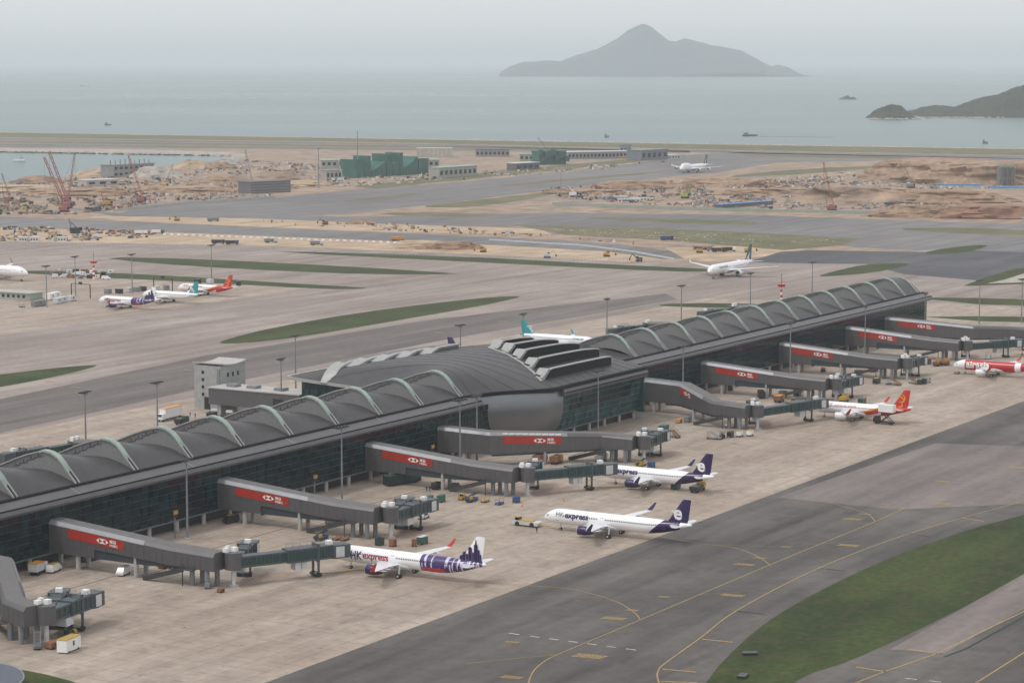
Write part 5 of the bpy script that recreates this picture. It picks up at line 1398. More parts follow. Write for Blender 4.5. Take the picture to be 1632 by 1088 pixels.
def tug(label, px, hd):
    t = V('aircraft_tug', label, 'tug', px, hd)
    prof_body(t, [(-3.9, .45), (3.9, .45), (3.95, 1.15), (3.5, 1.45), (-3.5, 1.45), (-3.95, 1.15)], 1.5, M_LGREY, taper=1)
    MB().box(-1.9, 2.3, -1.3, 1.3, 1.46, 1.7).build('deck_cover', M_YELV, t)
    c = MB().hexa([(-3.4, -.9, 1.46), (-2.1, -.9, 1.46), (-2.1, .9, 1.46), (-3.4, .9, 1.46), (-3.25, -.8, 2.25), (-2.2, -.8, 2.25), (-2.2, .8, 2.25), (-3.25, .8, 2.25)]).build('cab', M_GLASSD, t)
    MB().box(-3.35, -2.1, -.85, .85, 2.26, 2.36).build('cab_roof', M_YELV, c)
    wheels(t, (-2.3, 2.3), 1.56, .68, .5); MB().bar((3.9, 0, .7), (7.6, 0, .5), .16, .16).build('tow_bar', M_YELV, t)
    return t
def belt_loader(label, px, hd, m=M_BLUE):
    t = V('belt_loader', label, 'belt loader', px, hd, 'belt loaders')
    MB().box(-2.6, 2.6, -.85, .85, .4, .9).build('chassis', m, t); MB().box(-1.9, -.7, -.8, -.1, .9, 1.7).build('seat_box', M_YELV, t)
    MB().bar((-3.4, .3, 1.0), (3.8, .3, 1.9), .8, .18).build('belt', M_BLACKV, t); MB().bar((-3.4, .78, 1.15), (3.8, .78, 2.05), .08, .14).build('belt_rail', m, t)
    wheels(t, (-1.7, 1.7), .85, .35); return t
def crate(label, px, hd, m, d=(2.2, 1.8, 2.0), name='equipment_box', cat='equipment', top=None):
    t = V(name, label, cat, px, hd, 'apron ground equipment')
    b = MB().box(-d[0] / 2, d[0] / 2, -d[1] / 2, d[1] / 2, .3, d[2]).build('housing', m, t)
    if top: MB().box(-d[0] / 2 - .05, d[0] / 2 + .05, -d[1] / 2 - .05, d[1] / 2 + .05, d[2] + .005, d[2] + .14).build('lid', top, t)
    MB().box(-.35, .35, -d[1] / 2 - .03, -d[1] / 2 - .005, d[2] * .45, d[2] * .8).build('grille', M_SEAM, t)
    wheels(t, (-d[0] * .32, d[0] * .32), d[1] / 2, .28, .2); return t
def steps(label, px, hd, m=M_LGREY, h=3.4):
    t = V('passenger_steps', label, 'steps', px, hd, 'mobile steps')
    mb = MB()
    for s in (-.7, .7): mb.bar((-2.6, s, .5), (1.4, s, h), .12, .3)
    for k in range(12): mb.cbox((-2.6 + 4 * k / 11, 0, .55 + (h - .5) * k / 11), (.4, 1.3, .06))
    mb.box(1.3, 2.6, -.75, .75, h - .05, h + .05); mb.build('flight', m, t)
    mb = MB()
    for s in (-.72, .72):
        mb.bar((-2.6, s, 1.5), (1.4, s, h + 1), .06, .06); mb.bar((1.4, s, h + 1), (2.6, s, h + 1), .06, .06)
        for x, z in ((-2.6, .5), (-.6, 1.95), (1.4, h), (2.6, h)): mb.bar((x, s, z), (x, s, z + 1.0), .06, .06)
    mb.build('handrail', m, t)
    mb = MB()
    for x in (-1.6, 2.0):
        for s in (-.7, .7): mb.bar((x, s, .3), (x, s, h if x > 0 else 1.2), .1, .1)
    mb.box(-2.4, 2.4, -.8, .8, .32, .5); mb.build('support_frame', M_GREY, t); wheels(t, (-1.8, 1.8), .8, .3, .2); return t
def cone(label, px):
    t = V('traffic_cone', label, 'cone', px, 0, 'orange traffic cones')
    MB().tube((0, 0, .04), (0, 0, .85), .24, .05, n=8).build('cone_body', M_CONE, t, 40); MB().box(-.3, .3, -.3, .3, 0, .04).build('base', M_CONE, t)
PME = []
def person_mesh(top, legs):
    key = (top.name, legs.name)
    for k, m in PME:
        if k == key: return m
    vs = [(0, 0, .95), (0, 0, 1.15), (0, 0, 1.38), (0, 0, 1.5), (.02, 0, 1.6), (.02, 0, 1.74), (0, .2, 1.4), (.03, .27, 1.12), (.1, .27, .88), (0, -.2, 1.4), (-.03, -.27, 1.12), (.05, -.28, .88), (0, .1, .9), (.04, .11, .5), (0, .12, .08), (.16, .12, .04), (0, -.1, .9), (-.04, -.11, .5), (-.06, -.12, .08), (.1, -.12, .04)]
    es = [(0, 1), (1, 2), (2, 3), (3, 4), (4, 5), (2, 6), (6, 7), (7, 8), (2, 9), (9, 10), (10, 11), (0, 12), (12, 13), (13, 14), (14, 15), (0, 16), (16, 17), (17, 18), (18, 19)]
    rr = [.15, .16, .17, .07, .10, .09, .08, .06, .045, .08, .06, .045, .1, .075, .055, .05, .1, .075, .055, .05]
    me = bpy.data.meshes.new('person'); me.from_pydata(vs, es, [])
    o = bpy.data.objects.new('tmp', me); SC.collection.objects.link(o); md = o.modifiers.new('Skin', 'SKIN')
    for i, r in enumerate(rr): me.skin_vertices[0].data[i].radius = (r, r); me.skin_vertices[0].data[i].use_root = (i == 0)
    o.modifiers.new('S', 'SUBSURF').levels = 1
    dg = bpy.context.evaluated_depsgraph_get(); dg.update()
    m = bpy.data.meshes.new_from_object(o.evaluated_get(dg)); bpy.data.objects.remove(o)
    m.materials.clear()
    for x in (legs, top, M_SKIN, M_BLACKV): m.materials.append(x)
    for p in m.polygons:
        z = p.center.z; p.material_index = 3 if z > 1.72 or z < .1 else 2 if z > 1.5 else 1 if z > .95 or abs(p.center.y) > .2 else 0
        p.use_smooth = True
    PME.append((key, m)); return m
def person(label, px, hd, top=None, legs=None):
    m = person_mesh(top or M_VEST, legs or M_NAVY); p = gp(*px); p.z = .1
    o = link('person', m, None, p, head(hd)); o.scale = (1.03,) * 3; tag(o, label, 'person', 'ramp workers')

truck('white service truck with orange roof and red flank by the glass wall, far left', (62, 914), 15, M_LGREY, M_WHITE, M_ORAN, 6.2, 2.9)
car('white van with yellow roof parked right of the red-flanked truck', (86, 911), 15, M_WHITE, True, M_YELV)
car('black van with orange roof under the first bridge', (141, 894), 170, M_BLACKV, True, M_ORAN)
car('white car behind the black van under the first bridge', (160, 889), 170)
car('white estate car parked in front of first bridge columns', (197, 916), 195, M_WHITE, True)
crate('white ground power box with yellow lid at lower left', (110, 1037), 10, M_WHITE, (6.0, 2.4, 2.9), 'ground_power_unit', 'power unit', M_YELV)
belt_loader('teal belt loader behind the white power box', (113, 1013), 60, M_GREEN)
crate('rusty brown equipment frame left of the white power box', (84, 1033), 0, M_RUST, (3.0, 2, 1.5))
steps('grey mobile steps under the leftmost bridge', (60, 1032), 40, M_GREY, 3.0)
crate('rusty baggage cart under the middle of the first bridge', (262, 905), 0, M_RUST, (3.2, 1.8, 1.5))
tractor('yellow tractor under the first bridge', (293, 905), 170)
dolly('dark dolly between rusty cart and yellow tractor', (279, 906), 0, M_BLACKV, M_BLACKV)
crate('small equipment box at foot of first rotunda', (331, 938), 30, M_GREY, (1.6, 1.2, 1.3))
crate('brown tool cart right of first rotunda columns', (352, 944), 0, M_RUST, (1.6, 1.1, 1.0))
car('dark pickup with yellow roof under the second bridge root', (368, 833), 175, M_BLACKV, True, M_YELV)
tractor('yellow tractor behind second bridge columns', (546, 835), 10)
crate('grey cabinet beside yellow tractor at second bridge', (528, 834), 10, M_GREY, (4.0, 2.0, 1.9))
belt_loader('blue belt loader beside the stair of the second bridge', (512, 860), 8)
dolly('red-brown dolly right of the blue belt loader', (537, 860), 8, M_RUST)
dolly('second red-brown dolly right of the blue belt loader', (549, 861), 8, M_RUST)
car('silver hatchback on open apron right of second bridge', (675, 826), 8, M_LGREY)
dolly('green container dolly beyond second bridge cab, left one', (684, 801), 10, M_GREEN, M_GREEN, None)
dolly('green container dolly beyond second bridge cab, right one', (703, 800), 10, M_GREEN, M_GREEN, None)
dolly('green container dolly beside a cone above the skyline tail', (673, 867), 175, M_GREEN, M_GREEN, M_LGREY)
crate('brown upright cart left of the green container', (660, 871), 40, M_RUST, (1.2, 1.2, 2.0))
crate('teal mesh cage at second bridge rotunda', (605, 869), 0, M_TUN, (2.2, 1.6, 2.0))
crate('brown mesh cage right of the teal cage', (626, 871), 0, M_RUST, (1.7, 1.4, 2.0))
cone('orange cone right of the green container above the skyline tail', (682, 866))
bus('dark teal apron bus under the root of third bridge', (641, 771), 90 + 75)
person('ramp worker in dark clothes left of the pair under the third bridge', (680, 783), 0, M_NAVY)
person('ramp worker in dark clothes right of the pair under the third bridge', (685, 783), 90, M_NAVY)
car('black minibus left of two under the third bridge', (697, 779), 5, M_BLACKV, True)
car('black minibus right of two under the third bridge', (724, 781), 5, M_BLACKV, True)
belt_loader('blue belt loader at foot of the third bridge stair', (752, 799), 6)
tractor('yellow tractor left of the blue loader at third bridge', (737, 796), 6)
dolly('yellow-brown dolly right of blue loader at third bridge', (773, 800), 6, M_YELV)
dolly('flat blue dolly before third rotunda columns', (796, 804), 6, M_BLUE)
crate('blue crate by third rotunda', (823, 801), 6, M_BLUE, (2.0, 1.6, 1.7))
cone('fallen-looking orange cone right of the blue crate', (832, 807)); cone('orange cone on open apron above the pushed-back airliner nose', (898, 798))
tug('low grey aircraft tug with yellow deck at the pushed-back airliner', (840, 838), -90)
person('ramp worker walking beside the tow bar of the tug', (855.5, 849), 200, M_BLACKV, M_BLACKV)
truck('yellow and black loader truck left of two beyond the third tunnel', (861, 739), 5, M_RUST, M_YELV, None, 6.5, 3.0)
truck('yellow and black loader truck right of two beyond the third tunnel', (887, 739), 5, M_RUST, M_YELV, None, 5.5, 2.6)
truck('white cabbed truck under the fourth bridge end', (958, 736), 10, M_GREY, M_WHITE, None, 6, 2.2)
belt_loader('orange high loader beside shorter purple-tailed airliner', (1022, 743), 5, M_YELV)
dolly('blue dolly row right of the orange loader', (1038, 746), 5, M_BLUE, M_BLUE)
crate('teal service unit under rear of shorter purple-tailed airliner', (1077, 779), 5, M_TUN, (3.2, 2.0, 1.7))
truck('flatbed service truck behind shorter purple-tailed airliner', (1112, 783), 5, M_BLACKV, M_YELV, None, 7.5, 1.9)
cone('cone beside the flatbed truck', (1116, 788))
crate('dark green container standing right of fourth bridge', (1058, 688), 5, M_GREEN, (4.2, 2.2, 2.3))
steps('rusty mobile steps right of fourth bridge cab', (1075, 697), 60, M_RUST, 2.2)
steps('pale teal wheeled stand before the kinked bridge', (1137, 700), 90, M_TRIM, 2.6)
tractor('dark tractor heading the train before the kinked bridge', (1150, 699), 185, M_BLACKV)
dolly('blue dolly in the baggage train before the kinked bridge', (1164, 697), 5, M_BLUE, M_BLACKV)
dolly('white yellow-topped dolly, left of the pair before the kinked bridge', (1179, 696), 5, M_GREY, M_WHITE, M_YELV)
dolly('white yellow-topped dolly, right of the pair before the kinked bridge', (1195, 695), 5, M_GREY, M_WHITE, M_YELV)
person('ramp worker in white top before the kinked bridge', (1157, 683), 0, M_WHITE, M_BLACKV)
crate('orange cart at mast foot before the kinked bridge', (1082, 674), 0, M_ORAN, (2.0, 1.6, 1.4))
crate('grey cabinet beside mast before the kinked bridge', (1096, 673), 0, M_GREY, (2.6, 1.8, 2.0))
truck('white high-lift catering truck raised at red and gold airliner', (1409, 676), 85, M_WHITE, M_BLACKV, M_WHITE, 7.5, 3.4, 3.4, 'catering_truck')
truck('yellow service truck beyond the red and gold airliner nose', (1345, 641), 5, M_YELV, M_YELV, None, 5.5, 2.2)
crate('blue mesh cage beyond the red and gold airliner', (1374, 644), 5, M_TUN, (4.4, 2.0, 2.2))
truck('black truck between kinked bridge and next one', (1213, 634), 30, M_BLACKV, M_BLACKV, None, 7, 2.6)
car('dark car left of the black truck by the kinked bridge', (1163, 622), 30, M_BLACKV, True)
crate('grey tank behind the sixth bridge columns', (1247, 634), 0, M_GREY, (3.0, 2.2, 2.6)); crate('blue round tank behind the sixth bridge stair', (1271, 631), 0, M_BLUE, (2.8, 2.2, 2.6))
truck('orange loader beyond the kinked bridge tunnel', (1242, 641), 5, M_RUST, M_YELV, M_ORAN, 6, 2.6)
tractor('yellow tractor beyond the kinked bridge tunnel', (1265, 642), 5)
car('dark car under root of seventh bridge', (1312, 592), 20, M_BLACKV)
crate('grey bin under the seventh bridge', (1368, 598), 0, M_GREY, (3.2, 2.2, 2.2)); truck('orange truck beneath the seventh bridge', (1392, 592), 5, M_ORAN, M_YELV, None, 7, 2.4)
crate('grey cart by the seventh bridge stair', (1370, 609), 0, M_GREY, (2.8, 1.8, 1.8)); car('black van with yellow roof before seventh bridge stair', (1397, 611), 5, M_BLACKV, True, M_YELV)
dolly('flat blue dolly right of the black van at seventh bridge', (1416, 613), 5, M_BLUE); steps('rusty steps left of two before seventh rotunda', (1428, 614), 60, M_RUST, 2.0); steps('rusty steps right of two before seventh rotunda', (1456, 612), 60, M_RUST, 2.0)
crate('teal cage left of three on open apron', (1466, 613), 0, M_TUN, (2.0, 1.6, 2.0)); crate('teal cage middle of three on open apron', (1473, 612), 0, M_TUN, (1.8, 1.6, 2.2)); crate('teal cage right of three on open apron', (1480, 610), 0, M_TRIM, (1.2, 1.2, 2.4))
truck('yellow truck under the eighth bridge stair', (1478, 580), 5, M_BLACKV, M_YELV, None, 6, 2.2); truck('yellow loader left of the row beside eighth bridge', (1494, 583), 5, M_RUST, M_YELV, None, 6, 2.0); truck('yellow loader right of the row beside eighth bridge', (1507, 582), 5, M_RUST, M_YELV, None, 6, 2.0)
crate('grey cabinet beneath tunnel near right edge', (1575, 572), 5, M_LGREY, (4, 2, 2))
crate('low chock cart before the red airliner nose', (1525, 596), 0, M_GREY, (2.4, 1.6, 1.0))
# behind the concourse
truck('big white box truck with orange roof behind the left roof', (270, 669), 185, M_WHITE, M_WHITE, M_ORAN, 12.5, 4.4)
person('ramp worker left of two behind the roof near the service tower', (303, 664), 0, M_NAVY); person('ramp worker right of two behind the roof near the service tower', (311, 666), 0, M_NAVY)
truck('white cabbed tow truck at foot of the service tower', (339, 665), 20, M_BLACKV, M_WHITE, None, 7, 2.0)
truck('dark flatbed truck under the grey link building', (362, 668), 20, M_BLACKV, M_WHITE, None, 8, 2.0)
truck('dark green truck just behind the arches left of tower', (290, 676), 5, M_BLACKV, M_GREEN, None, 6, 2.2)
# remote left apron
t = thing('apron_building', 'low pale green-grey building with flat roof at left edge', 'building', gp(26, 476, .1), RZ + R(-90))
MB().box(-22, 14, -5, 5, 0, 3.6).build('wall', mat('pale green wall', (.33, .35, .31), .8), t); MB().box(-22.5, 14.5, -5.6, 5.6, 3.62, 4.1).build('roof', M_CONCW, t)
for k in range(9): MB().box(-20 + k * 3.6, -18.2 + k * 3.6, -5.06, -5.0, 1.2, 2.8).build('window', M_GLASSD, t)
for k, (x, y) in enumerate(((95, 478), (103, 476))): crate('white container %s of the pair at left remote apron' % ('left', 'right')[k], (x - 14, y), 0, M_WHITE, (5, 3.2, 3.6))
for k, x in enumerate((92, 100, 114)): crate('white unit, %s of three near the remote left mast' % ('leftmost', 'middle', 'rightmost')[k], (x, 484 - k * 2), 0, M_LGREY, (4, 3, 3))
crate('grey cabinet row left of the remote white units', (62, 488), 0, M_GREY, (9, 3, 3)); dolly('flat cart left of the grey cabinets on remote apron', (35, 490), 0, M_BLACKV)
mb = MB()
GSE = [M_RUST, M_WHITE, M_GREY, M_ORAN, M_BLACKV, M_LGREY]
for k in range(26):
    x = 84 + k * 3.7; y = 438 + 8 * math.sin(k * 1.7) * .6 + k * .12
    kinds = ('orange', 'white', 'grey', 'brown')
    f = (dolly, tractor, crate)[k % 3]; m = GSE[k % 6]
    lab = nth(k, 'vehicle') + ' in the cluster round the striped mast, remote apron'
    o = dolly(lab, (x, y), rnd.uniform(0, 360), m, GSE[(k + 2) % 6]) if k % 3 == 0 else crate(lab, (x, y), rnd.uniform(0, 360), m, (3.2, 2, 2.2)) if k % 3 == 1 else car(lab, (x, y), rnd.uniform(0, 360), M_WHITE if k % 2 else M_RUST, True)
    o['group'] = 'vehicles clustered on the remote left apron'
def portal(label, px, w=13, h=7.5):
    t = V('gantry', label, 'gantry', px, -90, 'dark gantries on the remote apron')
    for s in (-.5, .5): MB().tube((s * w, 0, 0), (s * w, 0, h), .28, n=8).build('post', M_BLACKV, t); 
    MB().bar((-w / 2, 0, h), (w / 2, 0, h), .3, .3).build('beam', M_BLACKV, t); MB().cbox((0, -.2, h + .5), (2.2, .4, 1.4)).build('display', M_BLACKV, t)
portal('dark gantry before the remote white units', (129, 475)); portal('dark gantry behind the remote skyline-tailed airliner', (260, 465))
for k, (x, y) in enumerate(((172, 468), (190, 468), (205, 466), (218, 465), (228, 464), (250, 463), (265, 462), (315, 452), (335, 452), (365, 454), (380, 455))):
    o = crate(nth(k, 'service unit') + ' in the row behind the remote airliners', (x, y), rnd.uniform(0, 90), (M_GREY, M_BLACKV, M_LGREY)[k % 3], (4, 2.4, 2.6)); o['group'] = 'service units behind the remote airliners'
# yellow fuel hoses on the apron
def hose(label, pts, name='fuel_hose'):
    P = arc_pts(pts, 6); mb = MB(); 
    for p, q in zip(P, P[1:]):
        a, b = gp(*p), gp(*q); mb.tube((a.x, a.y, .22), (b.x, b.y, .22), .13, n=6)
    tag(mb.build(name, M_YELV, None, 50), label, 'hose', 'yellow air hoses')
hose('yellow air hose lying before the skyline-tailed airliner', [(497, 907), (510, 913), (535, 913), (575, 909), (592, 912)])
hose('yellow air hose lying before the shorter purple-tailed airliner', [(938, 772), (948, 777), (970, 777), (995, 776)])
# canopy at the lower left corner
cp = [gp(x, y, 3.0) for x, y in ((-90, 1040), (0, 1055), (24, 1061), (36, 1068), (40, 1077), (36, 1086), (20, 1096), (-90, 1110))]
c0 = gp(-20, 1082, 0.1); t = thing('canopy', 'blue-grey curved canopy cut by lower left corner of picture', 'canopy', c0)
pl = smooth_poly([(q.x - c0.x, q.y - c0.y) for q in cp], 2)
MB().prism(pl, 2.75, 3.0).build('rim', M_GREY, t, 30)
cx, cy = sum(q[0] for q in pl) / len(pl), sum(q[1] for q in pl) / len(pl)
MB().prism([(cx + (x - cx) * .93, cy + (y - cy) * .86) for x, y in pl], 3.003, 3.1).build('roof_sheet', mat('blue grey sheet', (.07, .085, .115), .5), t, 30)
for dx, dy in ((3, 0), (-4, 1), (-9, 2)): MB().tube((dx, dy, 0), (dx, dy, 2.75), .18, n=8).build('post', M_GREY, t)
# ground boxes in the verge
for x, y, l in ((1195, 1042, 'black drain box in the near grass verge'), (1184, 1078, 'black tilted marker in the near grass corner')):
    o = MB().box(-1.6, 1.6, -.9, .9, 0, .5).build('drain_box', M_BLACKV, None, loc=gp(x, y, .1), rz=.05 if x > 1190 else 1.2); tag(o, l, 'box')

# ------------------------------------------------------------------ works sites beyond the taxiways
def in_poly(x, y, P):
    c = False; j = len(P) - 1
    for i in range(len(P)):
        if (P[i][1] > y) != (P[j][1] > y) and x < (P[j][0] - P[i][0]) * (y - P[i][1]) / (P[j][1] - P[i][1]) + P[i][0]: c = not c
        j = i
    return c
CL = [mat('clutter ' + n, c, .8, .2, .1) for n, c in (('rust', (.22, .15, .11)), ('white', (.58, .56, .53)), ('grey', (.30, .30, .30)), ('black', (.05, .05, .055)), ('tan', (.42, .33, .23)), ('orange', (.31, .18, .12)), ('red', (.26, .13, .11)), ('blue', (.12, .2, .34)), ('green', (.17, .23, .18)), ('yellow', (.42, .34, .16)))]
def clutter(label, P, n, size=(1.0, 4.5), hgt=(.6, 2.6), weights=(6, 3, 5, 5, 6, 4, 3, 1, 1, 1)):
    mb = MB(); x0, x1 = min(p[0] for p in P), max(p[0] for p in P); y0, y1 = min(p[1] for p in P), max(p[1] for p in P); k = 0; tries = 0
    n = int(n * .8)
    W_ = [i for i, w in enumerate(weights) for _ in range(w)]
    while k < n and tries < n * 20:
        tries += 1; x, y = rnd.uniform(x0, x1), rnd.uniform(y0, y1)
        if not in_poly(x, y, P): continue
        if mnoise.noise(Vector((x * .035, y * .2, 3.3))) < -.12: continue
        p = gp(x, y); k += 1; mi = rnd.choice(W_); s = rnd.uniform(*size) * .72; w = s * rnd.uniform(.3, 1); h = rnd.uniform(*hgt) * .8; rz = rnd.uniform(0, 3.2)
        r = rnd.random()
        if r < .6: mb.cbox((p.x, p.y, h / 2 + .05), (s, w, h), rz, mi)
        elif r < .85:
            for q in range(3): mb.cbox((p.x + rnd.uniform(-2, 2), p.y + rnd.uniform(-2, 2), .35), (s * 1.3, .25, .3), rz, mi)
        else: mb.tube((p.x, p.y, .05), (p.x + rnd.uniform(-.6, .6), p.y, h * 1.3), s * .5, s * .2, 6, mi)
    o = stuff(mb.build('site_clutter', CL)); o['label'] = label; return o
SITE1 = [(-60, 292), (60, 290), (130, 284), (250, 275), (340, 265), (390, 252), (480, 262), (540, 268), (560, 285), (480, 300), (420, 314), (240, 324), (190, 335), (80, 340), (-60, 338)]
clutter('heaped materials and small gear over the left works site', SITE1, 2600, (1.2, 6), (.6, 3))
clutter('dense rows of material at left edge of the works site', [(-60, 320), (60, 318), (150, 322), (180, 335), (120, 342), (-60, 342)], 700, (1.5, 6), (.8, 3.2), (5, 2, 3, 6, 2, 4, 3, 1, 1, 1))
clutter('parked plant and crates beside the haul road, left', [(-40, 363), (60, 364), (160, 367), (250, 372), (235, 379), (140, 384), (-40, 386)], 420, (1.2, 5), (.6, 2.6), (4, 3, 3, 6, 2, 3, 3, 0, 1, 0))
SITE2 = [(870, 302), (960, 294), (1080, 290), (1200, 286), (1300, 282), (1380, 292), (1330, 305), (1240, 322), (1230, 333), (1100, 330), (960, 322), (890, 314)]
clutter('heaped materials over the middle works site', SITE2, 1500, (1.4, 6), (.6, 3), (7, 5, 4, 5, 3, 4, 3, 1, 1, 1))
clutter('rusty steel stacks over the middle works site', [(960, 296), (1080, 291), (1220, 288), (1300, 290), (1260, 298), (1100, 302), (980, 304)], 500, (1.5, 6), (.8, 3), (8, 1, 1, 3, 2, 6, 3, 0, 0, 0))
clutter('stored materials before the right earth mound', [(1240, 290), (1330, 274), (1440, 285), (1632, 292), (1632, 300), (1500, 302), (1330, 308), (1250, 318), (1240, 300)], 800, (1.5, 6), (.6, 2.4), (2, 8, 4, 4, 2, 2, 1, 1, 1, 1))
clutter('small items along the right works fence', [(1240, 318), (1420, 322), (1632, 330), (1632, 338), (1420, 334), (1240, 334)], 350, (1, 4), (.5, 2.2))
clutter('white marker boards scattered on the dry grass strip', [(860, 365), (1100, 368), (1350, 384), (1240, 393), (1000, 380)], 170, (1.0, 2.2), (.2, .5), (2, 8, 0, 0, 3, 0, 0, 0, 0, 0))
clutter('small gear along the sand by the haul road', [(420, 352), (700, 360), (1000, 388), (1080, 396), (900, 380), (640, 369), (420, 357)], 160, (1, 4), (.5, 2.4))
clutter('blocks and pipes around the far buildings', [(480, 262), (700, 275), (900, 268), (1060, 258), (1060, 262), (900, 276), (720, 288), (560, 298), (490, 290)], 650, (1.5, 6), (.8, 3), (3, 7, 5, 3, 4, 2, 1, 0, 2, 1))
def heap(label, px, w, d, h, m, seed, flat=.25, name='spoil_heap'):
    c = gp(*px); mb = MB(); rings = []
    for j in range(17):
        t = j / 16; r = 1 - t; ring = []
        for i in range(64):
            a = 2 * math.pi * i / 64; n = 1 + .3 * mnoise.fractal(Vector((math.cos(a) * 1.6 + seed, math.sin(a) * 1.6, t * 1.5)), .8, 2.1, 5)
            rr = (flat + (1 - flat) * r) * n if t < 1 else flat * .2 * n
            z = h * (t ** .8) * (1 + .26 * mnoise.fractal(Vector((math.cos(a) * 2.2 * r + seed, math.sin(a) * 2.2 * r, 5)), .8, 2.1, 5)) if t < 1 else h * .98
            ring.append((rr * w / 2 * math.cos(a), rr * d / 2 * math.sin(a), z - .1))
        rings.append(ring)
    o = mb.loft(rings).build(name, m, None, 40, loc=(c.x, c.y, 0)); return tag(o, label, 'mound', 'earth and stone mounds')
heap('pale crushed stone heap behind the left works site', (248, 283), 62, 40, 13, G_ROCKF, 1.0)
heap('sandy heap by the water, left of centre', (310, 268), 60, 40, 10, G_SAND, 2.0)
heap('grey stone heap near the shore works', (365, 262), 50, 40, 9, G_ROCKF, 3.0)
heap('dark earth heap beside the sandy heap', (345, 268), 46, 30, 8, G_EARTH, 4.0)
heap('long brown heap at middle left works', (360, 292), 84, 40, 8, G_EARTH, 5.0)
heap('broad grey-brown heap behind the dark block building', (430, 292), 110, 50, 13, G_SITE, 6.0)
heap('low tan heap left of the stone heap', (165, 281), 70, 40, 9, G_SAND, 7.0)
heap('small ochre heap at far left works', (60, 290), 60, 30, 7, G_EARTH, 8.0)
heap('brown heap on the haul road sand', (575, 357), 26, 12, 4, G_EARTH, 9.0)
heap('long low tan heap before the haul road', (680, 396), 60, 16, 5, G_SAND, 10.0, .5)
heap('tan heap right of the long low one', (720, 397), 44, 16, 5, G_EARTH, 11.0, .5)
heap('very large tan earth mound on the right', (1500, 288), 190, 90, 23, G_EARTH, 12.0, .6)
heap('large brown earth mound at right edge', (1610, 292), 190, 90, 24, G_EARTH, 13.0, .6)
heap('wide low grey-brown mound, right works site', (1370, 322), 130, 60, 14, G_SITE, 14.0, .5)
heap('wide brown mound right of the low one', (1500, 322), 130, 60, 11, G_EARTH, 15.0, .5)
heap('low red-brown mound near right works fence', (1470, 345), 90, 34, 9, G_EARTH, 16.0, .5)
heap('red-brown mound at lower right of the works', (1590, 347), 110, 40, 11, mat('red earth', (.27, .15, .10), .9, .3, .1), 17.0, .5)
heap('orange earth heap in the middle works site', (1010, 300), 90, 36, 8, G_EARTH, 18.0, .5)
heap('orange earth heap right of the middle works site', (1140, 296), 110, 36, 8, G_EARTH, 19.0, .5)
heap('small orange earth heap behind the far grey hall', (975, 252), 60, 30, 9, G_EARTH, 20.0, .5)
heap('broad orange-tan earth bank across the left works', (120, 310), 120, 60, 6, G_EARTH, 41.0, .6)
heap('broad orange-tan earth bank left of the single red crane', (40, 305), 110, 60, 6, G_SAND, 42.0, .6)
heap('low orange earth bank right of the single red crane', (300, 305), 110, 50, 5, G_EARTH, 43.0, .6)
heap('low tan bank before the green netting', (480, 296), 70, 40, 5, G_SAND, 44.0, .6)
heap('wide orange bank at the left of the middle works', (930, 308), 90, 40, 4, G_EARTH, 45.0, .6)
heap('wide orange bank at the right of the middle works', (1240, 310), 120, 50, 6, G_EARTH, 46.0, .6)
# cranes
def lattice(mb, p0, p1, w, n=None, mi=0):
    p0, p1 = Vector(p0), Vector(p1); d = (p1 - p0); L = d.length; d.normalize(); u = d.cross(Vector((0, 1, 0))).normalized() * w / 2; v = Vector((0, 1, 0)) * w / 2
    c = [u + v, u - v, -u - v, -u + v]; th = w * .11
    for k in c: mb.bar(p0 + k * .6, p1 + k * .5, th, th, mi)
    n = n or int(L / (w * 1.3))
    for i in range(n):
        for q in range(4):
            a = p0 + d * (L * i / n) + c[q] * .58; b = p0 + d * (L * (i + 1) / n) + c[(q + 1) % 4] * .55; mb.bar(a, b, th * .7, th * .7, mi)
def crane(label, base, tip, m=M_CRANE, w=2.2, jib=None, cat='crane'):
    b = gp(*base); k = mpp(base[1]); t = thing('crawler_crane', label, cat, (b.x, b.y, 0), 0, 'lattice boom cranes')
    tx, tz = (tip[0] - base[0]) * k, (base[1] - tip[1]) * k
    for s in (-1, 1): MB().cbox((0, s * 2.4, .8), (7.5, 1.1, 1.5)).build('track', M_BLACKV, t)
    MB().cbox((-1.2, 0, 3.0), (7.0, 4.2, 2.8)).build('house', m, t); MB().cbox((3.0, 1.4, 3.4), (2.0, 1.6, 2.4)).build('cab', M_GLASSD, t)
    mb = MB(); lattice(mb, (1.5, 0, 3), (tx, 0, tz), w); mb.build('boom', m, t)
    mb = MB(); mb.bar((-4, 0, 4.2), (-5.5, 0, 11), .35, .35); mb.bar((-5.5, 0, 11), (tx * .98, 0, tz * .98), .12, .12); mb.bar((tx, 0, tz), (tx + .3, 0, tz * .35), .12, .12); mb.build('rigging', M_BLACKV, t)
crane('tall red lattice crane, left of the tight red group', (103, 338), (72, 250), w=3.0)
crane('tallest red lattice crane in the left group', (108, 332), (80, 241), w=3.2)
crane('red lattice crane leaning right in the left group', (106, 322), (121, 244), w=2.2)
crane('single red lattice crane right of the red group', (226, 323), (206, 248), w=2.4)
crane('low orange lattice boom lying right of the red group', (172, 328), (200, 302), M_CRANEY, 1.6)
crane('red lattice crane standing on the right works site', (1326, 336), (1311, 258), w=1.8)
crane('thin pale crane before the large tan mound', (1541, 287), (1527, 252), M_LGREY, 1.6)
crane('dark crane rising above the green netted block', (884, 262), (857, 219), M_GREY, 1.8)
crane('lime green crane in the middle works site', (1092, 316), (1101, 293), M_LIME, 2.0)
crane('small white crane left of the middle works site', (915, 314), (905, 296), M_WHITE, 1.8)
crane('tall dark piling rig beside the dark block building', (402, 305), (392, 238), M_GREY, 1.8)
